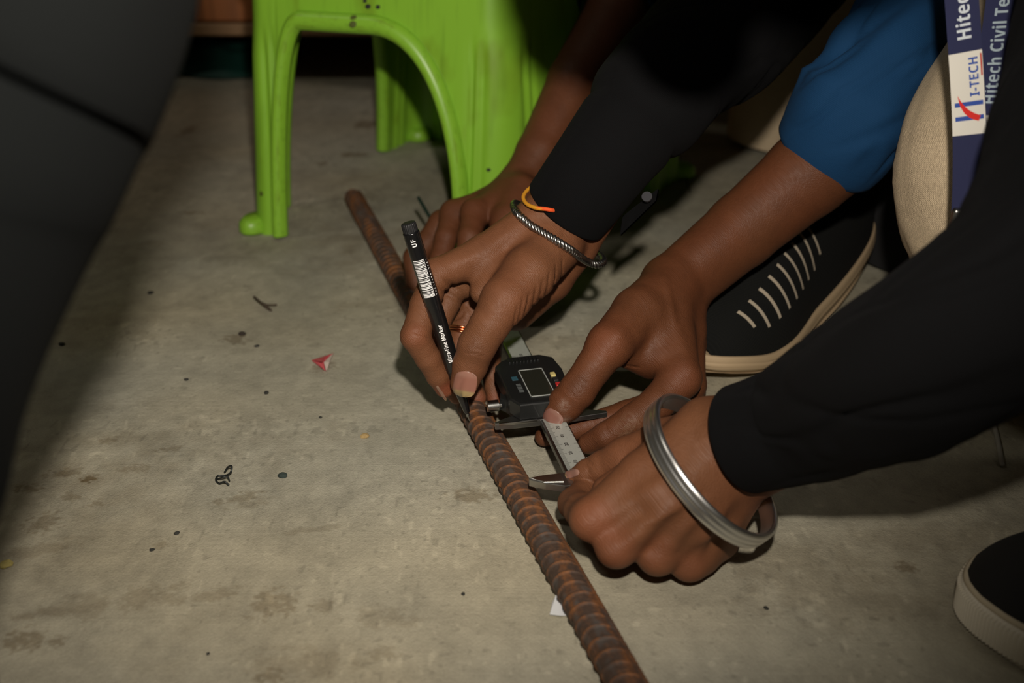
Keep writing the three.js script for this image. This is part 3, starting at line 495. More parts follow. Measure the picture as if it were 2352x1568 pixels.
mesh('shirt', blobs([[[0.31, 0.56, -1.30, 0.085], [0.43, 0.55, -1.17, 0.085]], [[0.40, 0.54, -1.25, 0.12], [0.55, 0.42, -1.32, 0.14], [0.64, 0.26, -1.36, 0.15]], [[0.37, 0.6, -1.235, 0.055], [0.35, 0.64, -1.23, 0.055]]], 0.05), blueCloth, personB);
const darkTrousers = phys({ color: lin(0.009, 0.009, 0.010), roughness: 0.95, bumpMap: clothBump, bumpScale: 0.0002 });
mesh('trouser_leg', clothTube([P(2080, 545, 1.03, 150), P(2110, 450, 1.00, 150), P(2180, 330, 0.99, 155), P(2230, 220, 1.0, 160), [V3(0.50, 0.30, -1.20), 0.075], [V3(0.62, 0.26, -1.34), 0.1]], { fold: folds(0.008, 55), step: 0.006 }), darkTrousers, personB);
mesh('trouser_leg', clothTube([[V3(0.38, 0.08, -1.46), 0.06], [V3(0.36, 0.24, -1.44), 0.065], [V3(0.38, 0.34, -1.42), 0.07], [V3(0.5, 0.30, -1.40), 0.085], [V3(0.64, 0.26, -1.38), 0.1]], { fold: folds(0.008, 57), step: 0.01 }), darkTrousers, personB);
{ const g = handThumb.nail([1281, 946], [1255, 979], 24, 0.0005, 0.12, [0.33, 0.145, 0.11]); if (g) mesh('fingernail', g, nailMat, personB); }

// ---- the dark trouser leg close to the lens
{
  const t = thing('person', 'person standing close by in dark charcoal trousers, only a leg in view', 'person');
  const fl = (s, a, d, tt) => 0.006 * Math.sin(s * 46 + a * 2.2 + 2 * noise(s * 9, a * 0.8, 4)) * (0.3 + noise(s * 12, a * 0.6, 9)) + 0.008 * (noise(s * 14, a * 0.8, 2) - 0.5);
  mesh('trouser_leg', clothTube([[V3(-0.190, 0.004, -0.262), 0.042], [V3(-0.188, 0.07, -0.262), 0.040], P(-420, 1365, 0.31, 330), P(-390, 1028, 0.31, 410), P(-341, 740, 0.31, 460), P(-312, 478, 0.31, 495), P(-271, 291, 0.31, 515), P(-212, 116, 0.315, 530), P(-119, -87, 0.315, 540), P(-36, -289, 0.325, 545), P(44, -511, 0.325, 550), [V3(-0.13, 0.66, -0.20), 0.075], [V3(-0.15, 0.82, -0.17), 0.085]], { fold: fl, step: 0.006, around: 100 }), charcoalCloth, t);
}
// ---- the cream trouser leg standing behind the sleeves
{
  const t = thing('person', 'person in plain cream trousers standing behind the blue sleeve, only a leg in view', 'person');
  const b = onFloor(1818, 352);
  mesh('trouser_leg', clothTube([[V3(b.x, 0.004, b.z - 0.045), 0.068], [V3(b.x + 0.004, 0.06, b.z - 0.045), 0.069], [V3(b.x + 0.015, 0.2, b.z - 0.04), 0.072], [V3(b.x + 0.03, 0.42, b.z - 0.03), 0.078], [V3(b.x + 0.04, 0.62, b.z - 0.05), 0.09]], { fold: folds(0.005, 71), step: 0.008 }), creamCloth, t);
}

// ---------------------------------------------------------------- green plastic chair
{
  const chair = thing('plastic_chair', 'small lime green moulded plastic chair with scuffed legs', 'chair');
  const F1 = onFloor(590, 528), F3 = onFloor(960, 318), F4 = onFloor(1556, 405), F2 = onFloor(1165, 592);
  const C = F1.clone().add(F2).add(F3).add(F4).multiplyScalar(0.25), ex = F2.clone().sub(F1).normalize(), ez = F1.clone().sub(F3).normalize();
  chair.position.set(C.x, 0, C.z); const yaw = Math.atan2(-ex.z, ex.x); chair.rotation.y = yaw;
  const half = 0.160, RC = 0.026, TOP = 0.262;
  // rounded square outline, walked from the middle of the front side (+z) to the right
  const side = 2 * (half - RC), arc = RC * Math.PI / 2, per = 4 * (side + arc);
  const outline = (p, grow) => { p = ((p % per) + per) % per; p += side / 2; const k = Math.floor(p / (side + arc)) % 4; let q = p - Math.floor(p / (side + arc)) * (side + arc); let x, z, nx, nz; const h = half - RC; if (q < side) { x = -h + q; z = half; nx = 0; nz = 1; } else { const a = (q - side) / RC; x = h + RC * Math.sin(a); z = h + RC * Math.cos(a); nx = Math.sin(a); nz = Math.cos(a); } x += nx * grow; z += nz * grow; for (let i = 0; i < k; i++) { [x, z] = [z, -x]; [nx, nz] = [nz, -nx]; } return [x, z, nx, nz]; };
  const corner = (k) => side / 2 + arc / 2 + k * (side + arc), ARCH = 0.200;
  const legPrev = [0.014, 0.05, 0.03, 0.03].map(w => w + arc / 2), legNext = [0.042, 0.03, 0.03, 0.012].map(w => w + arc / 2), sweepPrev = [0.5, 0.5, 0.3, 0.3], sweepNext = [0.5, 0.3, 0.3, 0.16]; // wide or tight turn into the arch at each corner
  const lower = (p) => { const q = (((p - corner(0)) % per) + per) % per, k = Math.floor(q / (side + arc)), e = q - k * (side + arc), n = (k + 1) % 4, span = side + arc - legNext[k] - legPrev[n], t = (e - legNext[k]) / span; if (t <= 0 || t >= 1) return 0; const f = (x) => x >= 1 ? 1 : Math.pow(1 - Math.pow(1 - x, 2.3), 1 / 2.3); return ARCH * Math.min(f(t / sweepNext[k]), f((1 - t) / sweepPrev[n])); };
  const flare = (y) => 0.020 * Math.pow(Math.max(0, 1 - y / TOP), 1.2);
  const flute = (p, y) => { const q = ((p % (side + arc)) + side + arc) % (side + arc), d = q - (side / 2 + arc / 2); const f = (c, w) => Math.exp(-(((d - c) / w) ** 2)); return (-0.0035 * (f(0.030, 0.0035) + f(0.018, 0.0035) + f(-0.030, 0.0035) + f(-0.018, 0.0035)) + 0.002 * f(0, 0.01)) * sstep(0.20, 0.16, y); };
  const wall = (p0, p1, n, m, inside) => gridGeo(n, m, (i, j) => { const p = lerp(p0, p1, i), lo = lower(p), y = lerp(lo, TOP, j), [x, z, nx, nz] = outline(p, flare(y)); const o = flute(p, y) - (inside ? 0.0045 : 0); return [V3(x + nx * o, y, z + nz * o), p, y]; });
  const green = phys({ color: lin(0.235, 0.490, 0.034), roughness: 0.36, specularIntensity: 0.8, clearcoat: 0.15, clearcoatRoughness: 0.4 });
  const grime = dataTex(512, 512, (i, j) => { const s = fbm(i / 9 + 3, j / 90, 0, 4), d = clamp((s - 0.55) * 2.4), t = clamp((fbm(i / 26, j / 40, 5, 3) - 0.60) * 4); const k = 1 - 0.14 * d - 0.16 * t; return [255 * clamp(k + 0.06 * t), 255 * k, 255 * k * (1 - 0.05 * t)]; }, true); grime.repeat.set(2.2, 2.2);
  green.map = grime;
  const inner = green;
  for (let k = 0; k < 4; k++) {
    const a = corner(k) - legPrev[k], b = corner(k) + legNext[k];
    const gi = wall(b, a, 48, 30, true), go = wall(a, b, 48, 30, false);
    const leg = mesh('leg', mergeGeometries([go, gi]), green, chair);
    // round pad at the foot
    const [x, z, nx, nz] = outline(corner(k), flare(0)); const pad = new THREE.LatheGeometry([[0, 0], [0.017, 0], [0.019, 0.003], [0.018, 0.011], [0.013, 0.015], [0, 0.0155]].map(([r, y]) => new THREE.Vector2(r, y)), 24); pad.translate(x + nx * 0.002, 0, z + nz * 0.002);
    mesh('foot_pad', pad, green, leg);
    const c = b, d = corner(k + 1) - legPrev[(k + 1) % 4];
    mesh('apron', mergeGeometries([wall(c, d, 60, 12, false), wall(d, c, 60, 12, true)]), green, chair);
    // rolled rim along the arch and down the leg edges
    const pts = []; const rimAt = (p, y) => { const [x2, z2, nx2, nz2] = outline(p, flare(y)); return V3(x2 + nx2 * 0.002, y, z2 + nz2 * 0.002); };
    const N = 400, raw = []; for (let i = 0; i <= N; i++) { const t = 0.5 - 0.5 * Math.cos(i / N * Math.PI), p = lerp(c, d, clamp(t, 0.0005, 0.9995)); raw.push([p, lower(p)]); }
    pts.push(rimAt(c, 0.003)); let last = pts[0]; for (const [p, y] of raw) { if (y < 0.004) continue; let q = rimAt(p, y); if (y - last.y > 0.02) for (let m = 1; m < 6; m++) pts.push(rimAt(c, last.y + (y - last.y) * m / 6)); else if (last.y - y > 0.02) for (let m = 1; m < 6; m++) pts.push(rimAt(d, last.y + (y - last.y) * m / 6)); if (q.distanceTo(last) > 0.006) { pts.push(q); last = q; } }
    pts.push(rimAt(d, Math.max(0.003, last.y * 0.5)), rimAt(d, 0.003));
    mesh('rim', tubeGeo(pts, 0.0085, 160, 12), green, chair);
  }
  const s = new THREE.Shape(); const h = half - RC; s.moveTo(-h, -half); s.lineTo(h, -half); s.absarc(h, -h, RC, -Math.PI / 2, 0); s.lineTo(half, h); s.absarc(h, h, RC, 0, Math.PI / 2); s.lineTo(-h, half); s.absarc(-h, h, RC, Math.PI / 2, Math.PI); s.lineTo(-half, -h); s.absarc(-h, -h, RC, Math.PI, 1.5 * Math.PI);
  const seat = new THREE.ExtrudeGeometry(s, { depth: 0.008, bevelSize: 0.004, bevelThickness: 0.004, bevelSegments: 3 }); seat.rotateX(-Math.PI / 2); seat.translate(0, TOP - 0.004, 0); mesh('seat', seat, green, chair);
  // backrest over the far side, above the picture
  const back = new THREE.Shape(); back.moveTo(-0.15, 0); back.lineTo(0.15, 0); back.quadraticCurveTo(0.155, 0.25, 0.09, 0.27); back.lineTo(-0.09, 0.27); back.quadraticCurveTo(-0.155, 0.25, -0.15, 0);
  const slot = new THREE.Path(); slot.moveTo(-0.08, 0.07); slot.lineTo(0.08, 0.07); slot.lineTo(0.07, 0.11); slot.lineTo(-0.07, 0.11); back.holes.push(slot);
  const bg = new THREE.ExtrudeGeometry(back, { depth: 0.008, bevelSize: 0.004, bevelThickness: 0.004, bevelSegments: 3 }); bg.rotateX(-0.2); bg.translate(0, TOP, -half + 0.01); mesh('backrest', bg, green, chair);
  // the footprint narrows towards the near right leg: fit the square plan to the four feet
  chair.rotation.y = 0; const HF = 0.168, warped = new Set();
  chair.traverse((o) => { if (!o.geometry || warped.has(o.geometry)) return; warped.add(o.geometry); const p = o.geometry.attributes.position; for (let i = 0; i < p.count; i++) { const a = (p.getX(i) / HF + 1) / 2, b = (p.getZ(i) / HF + 1) / 2; const far = F3.clone().lerp(F4, a), near = F1.clone().lerp(F2, a), q = far.lerp(near, b); p.setXYZ(i, q.x - C.x, p.getY(i), q.z - C.z); } o.geometry.computeVertexNormals(); });
  // dark nicks and brown stains on the plastic
  const nick = std({ color: lin(0.015, 0.016, 0.012), roughness: 0.8 }), stain = std({ color: lin(0.075, 0.10, 0.012), roughness: 0.7 });
  chair.updateMatrixWorld(true); const ray = new THREE.Raycaster();
  for (const [u, v, r, m] of [[845, 15, 0.0026, nick], [868, 16, 0.0022, nick], [552, 130, 0.0022, nick], [1122, 390, 0.0020, nick], [838, 2, 0.0020, nick], [812, 40, 0.0030, stain], [810, 56, 0.0036, stain], [600, 445, 0.003, stain]]) {
    ray.set(camera.position, at(u, v, 1).sub(camera.position).normalize()); const hit = ray.intersectObject(chair, true)[0]; if (!hit) continue;
    const n = hit.face.normal.clone(); if (n.dot(ray.ray.direction) > 0) n.negate(); const g = new THREE.SphereGeometry(r, 14, 8); g.scale(1, 0.12, 0.8);
    const o = mesh(m === nick ? 'nick' : 'stain', g, m, chair); o.position.copy(chair.worldToLocal(hit.point.clone())); o.quaternion.setFromUnitVectors(V3(0, 1, 0), n);
  }
}

// ---------------------------------------------------------------- ribbed steel bar
const BAR_R = 0.0088, barA = onFloor(812, 452, BAR_R + 0.001), barB = onFloor(1478, 1640, BAR_R + 0.001);
{
  const axis = barB.clone().sub(barA), L = axis.length(); axis.normalize(); const sideV = axis.clone().cross(V3(0, 1, 0)).normalize(), upV = sideV.clone().cross(axis);
  const n = Math.round(L / 0.0004), m = 64, pos = [], col = [], idx = [], PITCHR = 0.0088;
  for (let i = 0; i <= n; i++) for (let j = 0; j <= m; j++) {
    const s = i / n * L, a = j / m * Math.PI * 2, c = Math.cos(a), q = Math.sin(a);
    // crescent ribs on the two halves, leaning; longitudinal ribs between them
    const lean = s + 0.0028 * Math.cos(a) + 0.0006 * (noise(s * 300, a) - 0.5), ph = ((lean / PITCHR) % 1 + 1) % 1 - 0.5, crescent = Math.pow(Math.abs(Math.sin(a - 2.35)), 0.7);
    const rib = Math.exp(-((ph * PITCHR / 0.0008) ** 2)) * crescent, lon = Math.exp(-((Math.sin(a - 2.35) / 0.13) ** 2));
    const rough = (fbm(s * 600, a * 6, 1, 3) - 0.5) * 0.0004, end = 1 - 0.12 * sstep(0.003, 0, s) ;
    const r = (BAR_R + 0.0012 * Math.max(rib, lon) + rough) * end;
    const p = barA.clone().addScaledVector(axis, s).addScaledVector(sideV, c * r).addScaledVector(upV, q * r); pos.push(p.x, p.y, p.z);
    // orange rust on the ribs and in patches, grey-brown mill scale between
    const patch = fbm(s * 60 + 3, a * 1.6, 2, 3), fine = fbm(s * 900, a * 14, 3, 2), ribc = Math.max(rib, lon);
    const o = clamp(0.10 + (patch - 0.49) * 2.4 + ribc * 0.75 + (fine - 0.5) * 0.9), k = 0.75 + fine * 0.5, grey = clamp((fbm(s * 130 + 9, a * 2.2, 8, 2) - 0.54) * 5) * (1 - ribc);
    let R = lerp(0.070, 0.190, o) * k, G = lerp(0.043, 0.072, o) * k, B = lerp(0.030, 0.021, o) * k;
    R = lerp(R, 0.085, grey * 0.6); G = lerp(G, 0.080, grey * 0.6); B = lerp(B, 0.075, grey * 0.6);
    col.push(R, G, B);
  }
  const w = m + 1; for (let i = 0; i < n; i++) for (let j = 0; j < m; j++) { const a = i * w + j; idx.push(a, a + w + 1, a + 1, a, a + w, a + w + 1); }
  for (const [e, i0] of [[barA, 0], [barB, n]]) { const k = pos.length / 3; pos.push(e.x, e.y, e.z); col.push(0.07, 0.045, 0.03); for (let j = 0; j < m; j++) i0 ? idx.push(i0 * w + j, k, i0 * w + j + 1) : idx.push(j, j + 1, k); }
  const g = new THREE.BufferGeometry(); g.setAttribute('position', new THREE.Float32BufferAttribute(pos, 3)); g.setAttribute('color', new THREE.Float32BufferAttribute(col, 3)); g.setIndex(idx); g.computeVertexNormals();
  single('steel_bar', g, std({ vertexColors: true, color: 0xffffff, roughness: 0.75, metalness: 0.1 }), 'long rusty ribbed reinforcing bar lying on the concrete floor', 'steel bar');
}

// ---------------------------------------------------------------- things in the hands
const steel = (rough = 0.28, c = 0.56) => std({ color: lin(c, c, c * 0.97), metalness: 1, roughness: rough });
{ // marker pen: local y runs from the nib to the cap end
  const tip = at(1079, 966, 0.727), end = at(937, 511, 0.674), L = tip.distanceTo(end), R = 0.0051;
  const pen = thing('marker_pen', 'black fine marker pen held upright with its nib on the bar', 'marker'); pen.position.copy(tip);
  const y = end.clone().sub(tip).normalize(), toCam = camera.position.clone().sub(tip).normalize(), z = toCam.addScaledVector(y, -toCam.dot(y)).normalize().negate(), x = y.clone().cross(z); // print faces local -z
  pen.quaternion.setFromRotationMatrix(new THREE.Matrix4().makeBasis(x, y, z)); pen.rotateY(0.0);
  const gloss = phys({ color: lin(0.006, 0.006, 0.007), roughness: 0.22, clearcoat: 0.5, clearcoatRoughness: 0.12 });
  const lathe = (pts, seg = 40) => new THREE.LatheGeometry(pts.map(([r, t]) => new THREE.Vector2(r, t * L)), seg);
  const nib = mesh('nib', lathe([[0, 0], [0.0004, 0.0005], [0.0006, 0.02], [0.0012, 0.024], [0.0013, 0.04], [0.0007, 0.041]]), steel(0.3, 0.35), pen, 'fine metal nib');
  mesh('cone', lathe([[0.001, 0.038], [0.0020, 0.05], [0.0033, 0.13], [0.0037, 0.15], [0.0044, 0.22], [0.00475, 0.268], [0.0046, 0.271], [0.003, 0.271]]), gloss, pen);
  const y0 = 0.272, y1 = 0.953, barrel = new THREE.CylinderGeometry(R, R, (y1 - y0) * L, 64, 1, true); barrel.translate(0, (y0 + y1) / 2 * L, 0);
  const print = canvasTex(512, 2048, (c, w, h) => {
    c.fillStyle = '#000'; c.fillRect(0, 0, w, h); c.fillStyle = '#fff'; const Y = (f) => h - (f - y0) / (y1 - y0) * h, k = h / ((y1 - y0) * L);
    const txt = (s, f0, f1, size, cx) => { c.save(); c.translate(cx, Y(f0)); c.rotate(-Math.PI / 2); c.font = `bold ${size}px sans-serif`; const m = c.measureText(s).width; c.scale(Math.abs(Y(f1) - Y(f0)) / m, 1); c.textBaseline = 'middle'; c.fillText(s, 0, 0); c.restore(); };
    txt('Ultra-Fine Marker', 0.325, 0.515, 58, 250); txt('UF', 0.893, 0.932, 62, 250);
    const r = mulberry(11); let yy = Y(0.832); const e = Y(0.652); while (yy < e) { const t = 3 + r() * 12; c.fillRect(180, yy, 120, t); yy += t + 4 + r() * 12; }
    for (let i = 0; i < 13; i++) { c.fillRect(318, lerp(Y(0.825), Y(0.66), i / 12), 16, 3 + (i * 7) % 9); c.fillRect(318 + (i % 3) * 5, lerp(Y(0.825), Y(0.66), i / 12) + 8, 4, 10); }
  });
  const printMat = phys({ map: print, color: 0xffffff, roughness: 0.24, clearcoat: 0.5, clearcoatRoughness: 0.12 });
  printMat.map = canvasTex(512, 2048, (c, w, h) => { c.fillStyle = '#141415'; c.fillRect(0, 0, w, h); c.globalCompositeOperation = 'lighter'; c.drawImage(print.image, 0, 0); });
  mesh('barrel', barrel, printMat, pen, 'glossy black barrel with silver print');
  mesh('shoulder', lathe([[R, 0.953], [R * 0.97, 0.957], [R * 0.88, 0.9585]]), gloss, pen);
  const plug = gridGeo(96, 6, (i, j) => { const a = i * Math.PI * 2, r = R * 0.87 + 0.00016 * Math.sin(a * 24), q = [[r, 0.957], [r, 0.975], [r, 0.992], [r - 0.0003, 0.998], [r * 0.6, 1], [r * 0.3, 1], [0, 1]][Math.round(j * 6)]; return [V3(q[0] * Math.sin(a), q[1] * L, q[0] * Math.cos(a))]; }, true);
  mesh('end_plug', plug, std({ color: lin(0.012, 0.012, 0.013), roughness: 0.5 }), pen);
}
// ---- digital calliper: local x runs along the beam from the fixed jaw, y up, the measuring jaws point to -z
const CALY = 0.030, calO = onFloor(1331, 1082, CALY), calP = onFloor(1276, 974, CALY);
{
  const cal = thing('digital_calliper', 'digital calliper with black display housing held open beside the bar', 'calliper'); cal.position.copy(calO);
  const X = calP.clone().sub(calO).normalize(), Yv = V3(0, 1, 0), Z = X.clone().cross(Yv); cal.quaternion.setFromRotationMatrix(new THREE.Matrix4().makeBasis(X, Yv, Z));
  const mm = 0.001, brushed = steel(0.34, 0.42), bright = steel(0.22, 0.62);
  const poly = (pts, y0, y1, bev = 0.0003) => { const s = new THREE.Shape(pts.map(([x, z]) => new THREE.Vector2(x * mm, -z * mm))); const g = new THREE.ExtrudeGeometry(s, { depth: (y1 - y0) * mm - 2 * bev, bevelSize: bev, bevelThickness: bev, bevelSegments: 2 }); g.rotateX(-Math.PI / 2); g.translate(0, y0 * mm + bev, 0); return g; };
  // beam with its engraved scale
  const beam = mesh('beam', rbx(-0.004, 0.228, -0.004, 0, -0.008, 0.008, 0.0005), steel(0.3, 0.30), cal);
  const scale = canvasTex(2048, 128, (c, w, h) => {
    c.fillStyle = '#b9bdb6'; c.fillRect(0, 0, w, h); const k = w / 222; c.fillStyle = '#1a1a1a';
    const r = mulberry(5); for (let i = 0; i < 900; i++) { c.fillStyle = `rgba(${r() < 0.5 ? '60,62,58' : '225,228,220'},${0.04 + r() * 0.08})`; c.fillRect(r() * w, r() * h, 2 + r() * 26, 1 + r() * 2); } c.fillStyle = '#222';
    for (let i = 0; i <= 150; i++) { const x = (i + 3) * k, len = i % 10 === 0 ? 40 : i % 5 === 0 ? 34 : 24; c.fillRect(x - 1, h - len, 2.2, len); if (i % 5 === 0) c.fillRect(x - 1, 0, 2, i % 10 ? 10 : 20); if (i % 10 === 0 && i) { c.save(); c.translate(x, h * 0.50); c.font = 'bold 30px sans-serif'; c.textAlign = 'center'; c.textBaseline = 'middle'; c.fillText(String(i), 0, 0); c.restore(); } }
  });
  const face = new THREE.PlaneGeometry(0.222, 0.0135); face.rotateX(-Math.PI / 2); { const uv = face.attributes.uv; for (let i = 0; i < uv.count; i++) uv.setXY(i, uv.getX(i), uv.getY(i)); } face.rotateY(Math.PI); face.translate(0.111 - 0.003, 0.00025, 0.0003);
  { const uv = face.attributes.uv, p = face.attributes.position; for (let i = 0; i < uv.count; i++) { const x = p.getX(i), z = p.getZ(i); uv.setXY(i, (x + 0.003) / 0.222, z > 0 ? 1 : 0); } }
  mesh('scale_face', face, std({ map: scale, roughness: 0.42, metalness: 0.35 }), beam, 'silver scale with engraved millimetre marks');
  // fixed jaw
  const fj = mesh('fixed_jaw', mergeGeometries([poly([[-14, 9], [0, 9], [0, -9], [0, -22], [-1, -30], [-2.6, -30], [-8, -22], [-13, -12]], -4.2, 0.4), poly([[-9, 9], [-2, 9], [-1, 20], [-2, 24], [-3.5, 21]], -3, -0.8)]), brushed, cal);
  mesh('jaw_face', poly([[-0.8, -12], [-0.8, -24], [-2, -29.5], [-7, -23], [-9, -12]], 0.2, 0.9, 0.0002), bright, fj, 'bright ground jaw face');
  // sliding jaw
  const S = 62;
  const sj = mesh('sliding_jaw', mergeGeometries([poly([[S + 14, 9], [S, 9], [S, -9], [S, -25], [S + 1, -36], [S + 2.6, -36], [S + 7, -26], [S + 12, -12]], -4.2, 0.4), poly([[S, 8], [S + 14, 8], [S + 10, 20], [S + 4, 36], [S + 2, 36], [S + 1, 20]], -4.5, -1.2)]), brushed, cal);
  mesh('jaw_strip', poly([[S - 0.3, -10], [S - 0.3, -34], [S + 0.8, -34], [S + 0.8, -10]], -1, 0.7, 0.0002), bright, sj, 'bright worn jaw edge');
  // housing
  const plastic = phys({ color: lin(0.010, 0.011, 0.011), roughness: 0.42, clearcoat: 0.2 });
  const H0 = S + 2, hs = poly([[H0, 14], [H0, -17], [H0 + 8, -21], [H0 + 52, -21], [H0 + 58, -16], [H0 + 62, -8], [H0 + 62, 10], [H0 + 57, 17], [H0 + 40, 19], [H0 + 12, 17]], 0.6, 12, 0.0012);
  const hm = mesh('housing', hs, plastic, cal, 'black plastic display housing'); hm.position.z = -0.003;
  mesh('lower_guard', poly([[S + 4, -9], [H0 + 4, -9], [H0 + 26, -24], [H0 + 20, -25], [S + 18, -22], [S + 4, -17]], -3, 6, 0.0008), plastic, hm);
  for (let i = 0; i < 9; i++) mesh('grip_ridge', rbx((H0 + 53) * mm, (H0 + 60) * mm, 0.0115, 0.0132, (-12 + i * 2.4 - 0.6) * mm, (-12 + i * 2.4 + 0.6) * mm, 0.0004, 1), plastic, hm);
  const lcd = mesh('display', rbx((H0 + 7) * mm, (H0 + 42) * mm, 0.0115, 0.01235, -0.0085, 0.0065, 0.0003, 1), phys({ color: lin(0.022, 0.024, 0.018), roughness: 0.12, clearcoat: 1, clearcoatRoughness: 0.05 }), hm, 'blank dark display window');
  const lineM = std({ color: lin(0.36, 0.38, 0.36), roughness: 0.4 });
  for (const [a, b, c, d] of [[H0 + 6.4, H0 + 42.6, -9.1, -8.5], [H0 + 6.4, H0 + 42.6, 6.5, 7.1], [H0 + 6.4, H0 + 7, -9.1, 7.1], [H0 + 42, H0 + 42.6, -9.1, 7.1]]) mesh('display_border', bx(a * mm, b * mm, 0.0118, 0.0125, c * mm, d * mm), lineM, lcd);
  const btn = (x, z, c, n) => mesh('button', rbx((x - 2.3) * mm, (x + 2.3) * mm, 0.0115, 0.0134, (z - 1.7) * mm, (z + 1.7) * mm, 0.0007), std({ color: lin(...c), roughness: 0.5 }), hm, n);
  btn(H0 + 32, 11.8, [0.62, 0.52, 0.20], 'yellow button'); btn(H0 + 18, 11.8, [0.50, 0.03, 0.03], 'red button'); btn(H0 + 25, 11.8, [0.02, 0.02, 0.02], 'black button');
  mesh('emblem', rbx((H0 + 30) * mm, (H0 + 35) * mm, 0.0118, 0.0123, -0.0155, -0.0115, 0.0004, 1), std({ color: lin(0.03, 0.09, 0.12), roughness: 0.4 }), hm, 'small blue print');
  for (let i = 0; i < 3; i++) mesh('print_line', bx((H0 + 14 + i * 4) * mm, (H0 + 17 + i * 4) * mm, 0.0118, 0.01215, -0.0145, -0.0115), std({ color: lin(0.10, 0.11, 0.11), roughness: 0.5 }), hm);
  const knob = new THREE.CylinderGeometry(0.0042, 0.0042, 0.007, 6); knob.rotateX(Math.PI / 2); const kn = mesh('lock_screw', knob, bright, cal, 'bright lock screw'); kn.position.set((H0 + 20) * mm, 0.001, -0.0335);
  const kp = new THREE.CylinderGeometry(0.0016, 0.0016, 0.008, 16); kp.rotateX(Math.PI / 2); kp.translate(0, 0, 0.006); mesh('screw_stem', kp, bright, kn);
}
// ---- twisted steel bracelet on the marker hand
const camDir = (u, v) => at(u, v, 1).sub(camera.position).normalize();
function ringFrame(c, a, toward) { return { p: (t) => c.clone().addScaledVector(a, Math.cos(t)).addScaledVector(toward, Math.sin(t)) }; }
{
  const b = thing('twisted_bracelet', 'twisted silver wire bracelet on the wrist of the marker hand', 'bracelet');
  const front = [[1181, 476], [1192, 493], [1217, 515], [1240, 529], [1263, 543], [1286, 558], [1309, 573], [1332, 590], [1352, 602], [1370, 608]].map(([u, v]) => { const p = handPen.hit(u, v); return p && p.distanceTo(at(u, v, 0.74)) < 0.05 ? p.addScaledVector(camDir(u, v), -0.0030) : null; });
  const px0 = [[1181, 476], [1192, 493], [1217, 515], [1240, 529], [1263, 543], [1286, 558], [1309, 573], [1332, 590], [1352, 602], [1370, 608]]; front.forEach((p, i) => { if (!p) front[i] = at(...px0[i], i < 4 ? 0.738 : 0.752); });
  const loop = [...front, at(1384, 604, 0.758), at(1381, 590, 0.775), at(1350, 570, 0.788), at(1290, 535, 0.787), at(1225, 492, 0.775), at(1186, 468, 0.757)];
  const cv = new THREE.CatmullRomCurve3(loop, true, 'centripetal'), cc = loop.reduce((s, p) => s.add(p), V3(0, 0, 0)).multiplyScalar(1 / loop.length);
  for (let s = 0; s < 3; s++) { const pts = []; for (let i = 0; i < 720; i++) { const t = i / 720, p = cv.getPointAt(t), q = cv.getTangentAt(t), r = p.clone().sub(cc).addScaledVector(q, -p.clone().sub(cc).dot(q)).normalize(), w = q.clone().cross(r), k = t * Math.PI * 2 * 30 + s * Math.PI * 2 / 3; pts.push(p.clone().addScaledVector(r, Math.cos(k) * 0.0013).addScaledVector(w, Math.sin(k) * 0.0013)); } mesh('strand', new THREE.TubeGeometry(new THREE.CatmullRomCurve3(pts, true), 1000, 0.0014, 7, true), steel(0.3, 0.42), b); }
  // orange thread round the wrist above it
  const pts = [[1246, 432, 0.735], [1226, 428, 0.742], [1212, 436, 0.738], [1202, 452, 0.730], [1206, 464, 0.724], [1216, 472, 0.719], [1234, 478, 0.714], [1254, 480, 0.712], [1264, 482, 0.712], [1278, 484, 0.716]].map(q => at(...q));
  const th = thing('wrist_thread', 'yellow and orange cotton thread tied at the black cuff', 'thread');
  mesh('yellow_cord', tubeGeo(pts.slice(0, 8), 0.0013, 60, 8), std({ color: lin(0.62, 0.27, 0.01), roughness: 0.8 }), th, 'yellow cord');
  mesh('red_cord', tubeGeo(pts.slice(6), 0.00135, 30, 8), std({ color: lin(0.75, 0.085, 0.012), roughness: 0.8 }), th, 'orange red cord');
}
{ // copper ring of coiled wire
  const a = at(1062, 755, 0.762), b = at(1056, 790, 0.760), ax = b.clone().sub(a).normalize(), c = a.clone().lerp(b, 0.15), s = ax.clone().cross(camDir(1060, 760)).normalize(), t = s.clone().cross(ax), pts = [];
  for (let i = 0; i <= 160; i++) { const k = i / 160 * Math.PI * 6; pts.push(c.clone().addScaledVector(s, Math.cos(k) * 0.0089).addScaledVector(t, Math.sin(k) * 0.0089).addScaledVector(ax, (i / 160 - 0.5) * 0.005)); }
  single('coil_ring', tubeGeo(pts, 0.0008, 240, 7), std({ color: lin(0.72, 0.28, 0.13), metalness: 1, roughness: 0.25 }), 'copper wire ring coiled round a finger behind the marker', 'ring');
}
